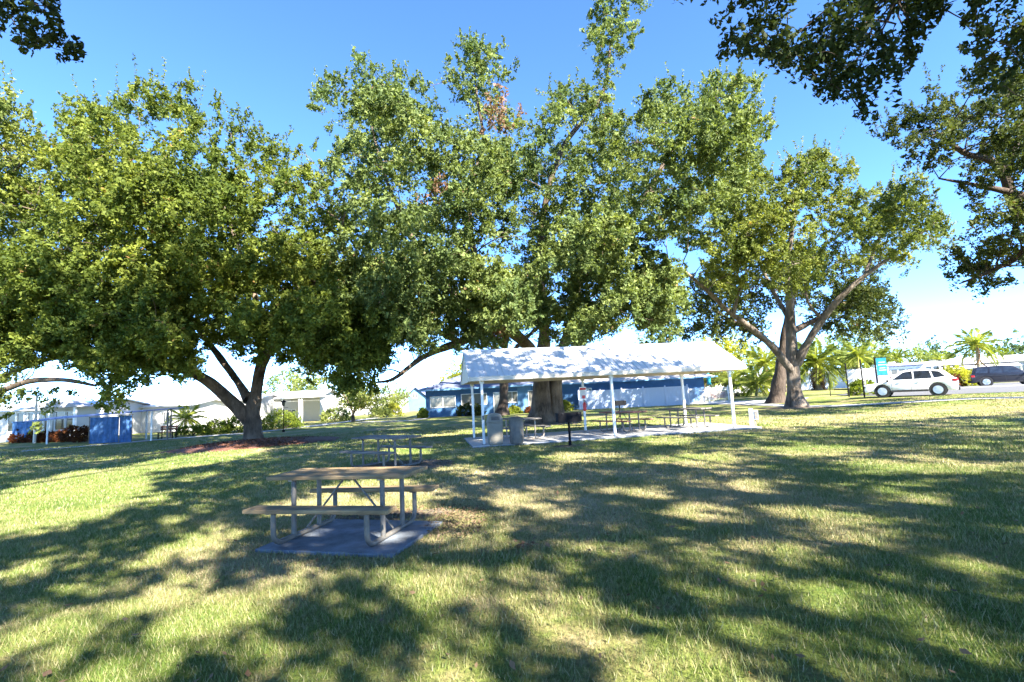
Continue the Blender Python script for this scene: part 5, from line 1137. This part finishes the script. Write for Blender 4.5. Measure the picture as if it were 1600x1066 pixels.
over_tree('oak outside the frame whose crown shades the right lawn', (27.0, 1.0), (25.5, 3.5, 9.5), (9.5, 8.0, 4.2), 1500, 43)
over_tree('oak outside the frame whose crown shades the near grass', (8.0, -18.0), (7.5, -6.5, 10.0), (13.0, 5.5, 4.2), 2300, 44)

# --- background trees
GF = 'trees beyond the lawn'
def far_tree(label, poly, Y, T, n, per, leaf, lm, trunk, seed, spread=0.8, bark=None, thr=0.42, name='background_tree', tr=0.25):
    cl = crown_in_outline(poly, Y, T, n, rs(seed), 0.5, thr, seed); x0, y0 = trunk; b = np.array([AT(x0, y0, Y)[0], Y, 0.0]); c = cl.mean(0)
    L = [([b, b*[1, 1, 0]+[0, 0, c[2]*0.35], c*0.5+(b+[0, 0, c[2]*0.7])*0.5, c], [tr, tr*0.75, tr*0.55, tr*0.2])]
    for k in range(3):
        q = cl[rs(seed+k).randint(len(cl))]; L.append(([L[0][0][1], (L[0][0][1]+q)*0.5+[0, 0, 0.3], q], [tr*0.5, tr*0.35, 0.04]))
    return make_tree(name, label, b, L, cl, per, spread, leaf, lm, bark or M_bark, seed, GF, 0.15, sides=10, shoots=False)
far_tree('bright green tree behind the white home right of the left oak', [(415, 600), (440, 585), (480, 578), (500, 600), (490, 625), (440, 628), (415, 622)], 72, 3, 170, 26, 0.30, LF['pale'], (455, 650), 201)
far_tree('pale dry leaved tree over the carport', [(450, 610), (480, 590), (520, 588), (560, 600), (575, 625), (545, 632), (500, 628), (455, 628)], 66, 3, 170, 22, 0.28, LF['C'], (510, 655), 202)
far_tree('small round tree standing at the far edge of the lawn', [(535, 615), (560, 608), (590, 612), (605, 630), (590, 645), (555, 650), (530, 640)], 47.4, 2.0, 150, 24, 0.20, LF['C'], (552, 659), 203, 0.55, tr=0.16)
far_tree('low pale green tree left of the teal house', [(590, 608), (615, 603), (640, 612), (635, 632), (600, 636)], 70, 2.4, 90, 24, 0.26, LF['pale'], (612, 650), 204)
far_tree('yellow green tree seen over the blue building roof', [(695, 585), (712, 570), (722, 572), (760, 560), (770, 590), (720, 605), (700, 600)], 66, 3, 120, 26, 0.30, LF['yellow'], (735, 640), 205)
far_tree('bright green tree above the right end of the pavilion roof', [(1085, 560), (1105, 530), (1140, 525), (1175, 545), (1190, 585), (1160, 600), (1110, 600)], 66, 4, 260, 28, 0.30, LF['yellow'], (1135, 620), 206)
far_tree('tree with olive foliage behind the picket fence', [(1055, 580), (1080, 572), (1110, 580), (1145, 585), (1150, 612), (1100, 612), (1060, 608)], 60, 3, 170, 26, 0.26, LF['C'], (1100, 622), 207)
far_tree('olive tree behind the date palm and the black poles', [(1295, 520), (1325, 505), (1365, 515), (1390, 545), (1385, 575), (1340, 580), (1300, 570)], 72, 4, 220, 26, 0.32, LF['pale'], (1340, 605), 208)
far_tree('tall blue green pine in the distance at right', [(1440, 560), (1448, 545), (1465, 535), (1480, 545), (1490, 562), (1480, 580), (1450, 578)], 95, 3, 110, 26, 0.40, LF['pine'], (1465, 590), 209)
far_tree('green trees low behind the motorhome', [(1395, 570), (1410, 560), (1440, 556), (1475, 562), (1485, 580), (1440, 585), (1400, 582)], 80, 3, 140, 26, 0.34, LF['pale'], (1440, 595), 210)
far_tree('yellow green tree behind the right mobile home', [(1490, 560), (1520, 548), (1555, 545), (1580, 560), (1575, 580), (1520, 585)], 92, 3, 160, 26, 0.38, LF['hedge'], (1540, 590), 211)
far_tree('dark rounded tree at the right edge behind the homes', [(1555, 548), (1575, 530), (1605, 535), (1640, 530), (1640, 575), (1580, 578)], 98, 4, 170, 26, 0.42, LF['pine'], (1600, 585), 212)

# --- palms
def frond_mesh(name, L, droop, n, lm, seed, wid=0.5):
    r = rs(seed); s = np.linspace(0, 1, n); x = L*(s-0.10*s**3); z = L*(0.10*s-droop*s**2.2)
    P = np.stack([x, np.zeros(n), z], 1); V = []; Fc = []; A = []; o = 0
    for i in range(1, n):                                 # rachis
        w = 0.03*(1-s[i])+0.008; a, b = P[i-1], P[i]
        V += [a+[0, w, 0], a-[0, w, 0], b-[0, w, 0], b+[0, w, 0]]; Fc += [o, o+1, o+2, o+3]; A += [0.9]*4; o += 4
    for i in range(2, n):
        ll = L*wid*math.sin(math.pi*(0.12+0.83*s[i]))**0.8*(0.85+0.3*r.rand())
        for sd in (-1, 1):
            d = np.array([0.55, sd*0.8, -0.25-0.35*r.rand()]); d /= np.linalg.norm(d); w = np.array([0.045, 0, 0.02])*L/2.2
            b = P[i]; m_ = b+d*ll*0.55; e = b+d*ll+np.array([0, 0, -0.18*ll])
            V += [b, m_-w, e, m_+w]; Fc += [o, o+1, o+2, o+3]; A += [r.rand()]*4; o += 4
    me = bpy.data.meshes.new(name); me.from_pydata([tuple(q) for q in V], [], [tuple(Fc[k:k+4]) for k in range(0, len(Fc), 4)])
    at = me.attributes.new('rnd', 'FLOAT', 'POINT'); at.data.foreach_set('value', np.array(A, dtype=np.float32)); me.materials.append(lm); return me
FM = [frond_mesh('frond', 1.0, 0.35+0.22*k, 26, LF['palm'], 60+k, 0.30) for k in range(3)]
FMD = frond_mesh('frond', 1.0, 0.7, 22, LF['dry'], 66, 0.22)
def palm(label, base, h, tr, nf, fl, seed, lean=(0, 0), dead=0, emin=-0.5, emax=1.25):
    r = rs(seed); t = thing('palm_tree', label, 'palm tree', (base[0], base[1], 0.0), 0.0, 'palms round the park')
    P = [(0, 0, 0), (lean[0]*0.3, lean[1]*0.3, h*0.5), (lean[0], lean[1], h)]; pts, rr = catmull(P, [tr*1.25, tr, tr*0.9], 0.2)
    rr = rr*(1+0.08*np.sin(np.arange(len(rr))*2.4)); v, f = tubes([(pts, rr)], 10, None, seed, 0.05); link_mesh('trunk', v, f, 4, M_palmb, t, smooth=True)
    for k in range(nf+dead):
        el = emin+(emax-emin)*(k/max(nf-1, 1)) if k < nf else -1.0-0.3*r.rand(); az = k*2.399963+r.rand()*0.3
        o = bpy.data.objects.new('frond', FMD if k >= nf else FM[0 if el > 0.8 else 1 if el > 0.2 else 2]); COL.objects.link(o); o.parent = t
        o.location = (lean[0], lean[1], h); s = fl*(0.85+0.3*r.rand()); o.scale = (s, s, s); o.rotation_euler = (0.3*r.normal(), -el, az)
    return t
def pb(px, Y): return (AT(px, 600, Y)[0], Y)
palm('small palm standing between the left homes', (AT(290, 650, 42)[0], 42), 1.1, 0.12, 16, 1.7, 1)
palm('leafy palm clump at the right end of the pavilion roof', pb(1148, 56), 1.6, 0.14, 22, 2.6, 2)
palm('palm clump left of the right oak trunk', pb(1180, 52), 1.2, 0.12, 22, 2.6, 3, (0.3, 0))
palm('tall arching palm behind the left limb of the right oak', pb(1196, 60), 3.6, 0.16, 22, 3.0, 4, (0.2, 0), dead=5)
palm('date palm with thick trunk right of the right oak', (40.1, 66.3), 3.6, 0.36, 30, 4.2, 5, dead=7)
palm('slim palm behind the date palm', pb(1318, 74), 4.2, 0.15, 20, 2.8, 6)
palm('yellowish palm above the black poles', pb(1372, 70), 3.4, 0.15, 20, 2.8, 7, dead=2)
palm('bright palm left of the teal banner', pb(1345, 62), 3.9, 0.14, 20, 2.6, 8)
palm('tall palm with drooping fronds in front of the right mobile home', (AT(1529, 575, 62)[0], 62), 4.6, 0.17, 18, 3.0, 9, (0.2, 0), dead=2)
palm('thin palm behind the motorhome', pb(1405, 74), 3.9, 0.14, 18, 2.2, 10)
palm('low palm at the side of the white fence yard', pb(1228, 66), 2.8, 0.16, 20, 2.4, 11)
palm('palm between the motorhome and the right mobile home', pb(1478, 72), 2.8, 0.14, 18, 2.2, 12)

# --- shrubs and hedges
def shrub(label, c, rad, n, leaf, lm, seed, group='shrubs', name='shrub', z0=0.0, cat='shrub', box=False):
    r = rs(seed); t = thing(name, label, cat, (c[0], c[1], z0), 0.0, group); rad = np.asarray(rad, float)
    g = r.normal(size=(n, 3)); g /= np.linalg.norm(g, axis=1, keepdims=True); g[:, 2] = np.abs(g[:, 2])*1.0
    if box: g = np.clip(g*1.7, -1, 1)
    P = g*rad*(0.75+0.28*r.rand(n, 1)); P[:, 2] = np.maximum(P[:, 2]*0.96, 0.08); P += (vnoise(P*2.5+seed, seed)[:, None]-0.5)*0.35*rad.min()*g
    P[:, 2] = np.maximum(P[:, 2], 0.06)
    v, f, a = leaf_cloud(P, 22, 0.16*(rad.mean()/0.8)*np.ones((n, 3)), leaf, r, 0.5); link_mesh('foliage', v, f, 4, lm, t, rnd=a)
    ch = []
    for k in range(7):
        q = P[r.randint(n)]*0.85; ch.append((np.array([[q[0]*0.1, q[1]*0.1, 0], q*[0.5, 0.5, 0.6], q]), np.array([0.03, 0.02, 0.01])))
    v, f = tubes(ch, 5); link_mesh('stems', v, f, 4, M_barkd, t); return t
def gx_(px, py): return G(px, py)[:2]
GH = 'clipped hedges by the path'
p = gx_(292, 681.5); shrub('low dark box hedge by the path at left', (p[0], p[1]+0.5), (0.85, 0.5, 0.62), 150, 0.10, LF['hedge'], 1, GH, 'hedge', cat='hedge', box=True)
p = gx_(330, 679); shrub('low yellow green hedge left of the oak trunk', (p[0], p[1]+0.8), (1.1, 0.8, 0.95), 220, 0.10, LF['hedge'], 2, GH, 'hedge', cat='hedge')
p = gx_(362, 677); shrub('rounded hedge touching the left side of the oak trunk', (p[0], p[1]+1.0), (1.2, 0.9, 1.35), 240, 0.10, LF['hedge'], 3, GH, 'hedge', cat='hedge')
p = gx_(428, 672); shrub('big rounded hedge right of the oak trunk', (p[0], p[1]+1.0), (1.7, 1.0, 1.45), 320, 0.10, LF['hedge'], 4, GH, 'hedge', cat='hedge')
p = gx_(458, 667.5); shrub('small ball shaped bush at the right end of the hedge', (p[0], p[1]+0.4), (0.42, 0.42, 0.75), 90, 0.09, LF['yellow'], 5, GH, 'hedge', cat='hedge')
GCr = 'red leaved shrubs at the far left'
for i, (px, py, rx, rz_, lb) in enumerate(((30, 692, 0.7, 0.85, 'dark maroon shrub leftmost of the red shrub row'), (52, 691, 0.6, 0.85, 'maroon shrub below the blue booth'), (72, 691, 0.62, 0.85, 'maroon shrub third from the left in the red row'), (90, 690.5, 0.6, 0.8, 'dark red shrub fourth from the left in the red row'), (110, 690.5, 0.7, 1.05, 'orange tinged croton shrub fifth from the left in the row'), (131, 690.5, 0.72, 1.08, 'tall orange and maroon croton touching the blue canvas screen'))):
    p = gx_(px, py); shrub(lb, (p[0], p[1]), (rx, 0.55, rz_), 120, 0.13, LF['croton'], 20+i, GCr)
p = gx_(165, 692); shrub('tiny yellow green plant at the foot of the canvas screen', p, (0.25, 0.2, 0.35), 30, 0.08, LF['yellow'], 30)
GS = 'plants along the blue building'
for i, (px, rx, rz_, lm, lb) in enumerate(((660, 0.5, 1.0, 'hedge', 'green bush at the left corner of the blue building'), (728, 1.0, 1.15, 'D', 'dark bush below the second window of the blue building'), (745, 0.8, 0.95, 'D', 'dark bush right of the bush under the second window'), (803, 0.75, 0.75, 'yellow', 'bright green plant at the foot of the slim dark oak'), (826, 0.4, 0.55, 'croton', 'purple plant beside the door of the blue building'), (884, 0.75, 1.0, 'yellow', 'yellow green bush right of the massive oak trunk'))):
    p = (AT(px, 645, YB-1.0)[0], YB-0.9); shrub(lb, p, (rx, 0.5, rz_), 120, 0.14, LF[lm], 40+i, GS)
p = gx_(1348, 614); shrub('dark green bush in front of the white trailer', AT(1347, 605, 38.5)[:2], (1.0, 0.8, 1.15), 140, 0.15, LF['hedge'], 50)
p = gx_(1500, 605); shrub('bright green shrub between the white car and the dark car', AT(1494, 600, 48.5)[:2], (2.2, 1.2, 1.9), 260, 0.18, LF['yellow'], 51)
p = gx_(1488, 607); shrub('reddish yellow shrub by the kerb behind the white car', AT(1484, 603, 46.5)[:2], (1.1, 0.8, 1.3), 130, 0.16, LF['croton'], 52)
p = gx_(1130, 625); shrub('dark round bush right of the wooden planter', (p[0]+0.9, p[1]+0.5), (0.5, 0.5, 0.85), 90, 0.12, LF['D'], 53)
p = G(1112, 626.5); shrub('dark leafy plants growing in the wooden planter', (p[0]+0.3, p[1]), (0.8, 0.28, 0.4), 70, 0.12, LF['D'], 54, z0=0.63)
p = gx_(605, 652); shrub('yellow flowering bush at the far edge of the lawn', (p[0], p[1]+2), (1.3, 1.0, 1.5), 140, 0.16, LF['yellow'], 55)
p = gx_(580, 655); shrub('pale green bush beside the small round tree', (p[0], p[1]+4), (1.3, 1.0, 1.2), 120, 0.16, LF['pale'], 56)
p = gx_(500, 662); shrub('low green bush in front of the carport', (p[0], p[1]+4), (1.6, 1.0, 1.4), 150, 0.16, LF['pale'], 57)

# ------------------------------------------------------------------ grass, litter
def off_paving(x, y, margin=0.0):
    k = ~in_poly(x, y, PAD) & ~in_poly(x, y, SLAB)
    for (cx, cy, rx, ry) in ((TREE_A[0]+0.9, TREE_A[1]-1.2, 3.4, 3.3),): k &= ((x-cx)/rx)**2+((y-cy)/ry)**2 > 1
    return k
def grass(y0, y1, dens, ln, wd, seed, seg):
    r = rs(seed); W0 = lambda y: 1.16*y+2.2
    n = int(dens*(y1-y0)*(W0(y0)+W0(y1))); y = y0+(y1-y0)*r.rand(n); x = (r.rand(n)*2-1)*W0(y1); k = np.abs(x) < W0(y); x, y = x[k], y[k]
    k = off_paving(x, y)
    for (cx, cy, rx, ry, kp) in ((-1.75, 7.45, 1.0, 0.32, 0.35), (-0.85, 6.75, 0.36, 0.75, 0.55), (-2.9, 13.1, 1.4, 1.0, 0.25), (1.64, 15.77, 0.5, 0.3, 0.3)):
        k &= (((x-cx)/rx)**2+((y-cy)/ry)**2 > 1) | (r.rand(len(x)) < kp)
    P3 = np.stack([x, y, 0*x], 1); thin = vnoise(P3*0.9, 5)*0.6+vnoise(P3*3.1, 6)*0.4; k &= r.rand(len(x)) < np.clip(thin*2.0-0.1, 0.35, 1)
    x, y = x[k], y[k]; n = len(x); th = r.rand(n)*2*math.pi; L = ln*(0.55+0.9*r.rand(n))*(0.75+0.5*vnoise(np.stack([x, y, 0*x], 1)*1.7, 8)); lean = np.clip(0.35+0.45*r.rand(n), 0, 0.95); az = r.rand(n)*2*math.pi
    w = wd*(0.7+0.6*r.rand(n)); sx, sy = np.cos(th)*w/2, np.sin(th)*w/2; base = np.stack([x, y, hgt(x, y)-0.012], 1); side = np.stack([sx, sy, 0*x], 1)
    d1 = np.stack([np.cos(az)*lean*0.5, np.sin(az)*lean*0.5, np.sqrt(1-(lean*0.5)**2)], 1)*(L*0.55)[:, None]
    d2 = np.stack([np.cos(az)*lean*1.05, np.sin(az)*lean*1.05, 0*x], 1); d2[:, 2] = np.sqrt(np.clip(1-(d2**2).sum(1), 0.04, 1)); d2 *= (L*0.5)[:, None]
    rv = r.rand(n)
    V = np.stack([base-side, base+side, base+d1+d2], 1).reshape(-1, 3); Fc = np.arange(n*3); per = 3
    return V, Fc, np.repeat(rv, per)
parts = [grass(1.2, 5.0, 6500, 0.050, 0.0062, 71, 1), grass(5.0, 9.0, 3000, 0.050, 0.0095, 72, 1), grass(9.0, 16.0, 850, 0.052, 0.018, 73, 1), grass(16.0, 30.0, 120, 0.055, 0.04, 74, 1)]
Vs = []; Fs = []; As = []; o = 0
for V, Fc, A_ in parts:
    Vs.append(V); Fs.append(Fc+o); As.append(A_); o += len(V)
tag(link_mesh('grass', np.vstack(Vs), np.concatenate(Fs), 3, M_blade, rnd=np.concatenate(As)), 'green and straw coloured grass blades covering the lawn', 'grass', kind='stuff')
def litter(name, label, n, fx_, size, lm, seed):
    r = rs(seed); P = fx_(r, n); v, f, a = leaf_cloud(P, 1, 0.004, size, r, 2.5); return tag(link_mesh(name, v, f, 4, lm, rnd=a), label, 'leaves', kind='stuff')
def scatter_lawn(r, n):
    y = 2.0+20*r.rand(n)**1.4; x = (r.rand(n)*2-1)*(1.1*y+1.5); k = off_paving(x, y); return np.stack([x[k], y[k], np.full(k.sum(), 0.035)], 1)
litter('fallen_leaves', 'scattered brown fallen leaves on the lawn', 500, scatter_lawn, 0.05, LF['litter'], 81)
litter('orange_leaves', 'a few orange fallen leaves on the near lawn', 110, scatter_lawn, 0.075, LF['dry'], 85)
def scatter_pad(r, n):
    a = r.rand(n)*2*math.pi; q = np.sqrt(r.rand(n)); return np.concatenate([np.stack([-1.6+1.3*q*np.cos(a), 7.55+0.45*q*np.sin(a), np.full(n, 0.028)], 1), np.stack([-0.85+0.4*q*np.cos(a), 6.75+0.8*q*np.sin(a), np.full(n, 0.028)], 1), np.stack([-2.9+1.5*q*np.cos(a), 13.1+1.0*q*np.sin(a), np.full(n, 0.03)], 1)])
litter('leaf_litter', 'brown leaf litter round the picnic table pads', 420, scatter_pad, 0.05, LF['litter'], 82)
def scatter_mulch(r, n):
    a = r.rand(n)*2*math.pi; q = np.sqrt(r.rand(n)); return np.stack([TREE_A[0]+0.9+3.2*q*np.cos(a), TREE_A[1]-1.2+3.1*q*np.sin(a), 0.16*(1-q*q)+0.025], 1)
litter('mulch_chips', 'red brown wood chips in the mulch bed', 5000, scatter_mulch, 0.10, LF['mulch'], 83)
p = G(825, 857)
litter('leaf_pile', 'small heap of pinkish dry leaves on the near grass', 40, lambda r, n: np.stack([p[0]+0.10*r.normal(size=n), p[1]+0.05*r.normal(size=n), 0.02+0.05*r.rand(n)], 1), 0.06, LF['dry'], 84)
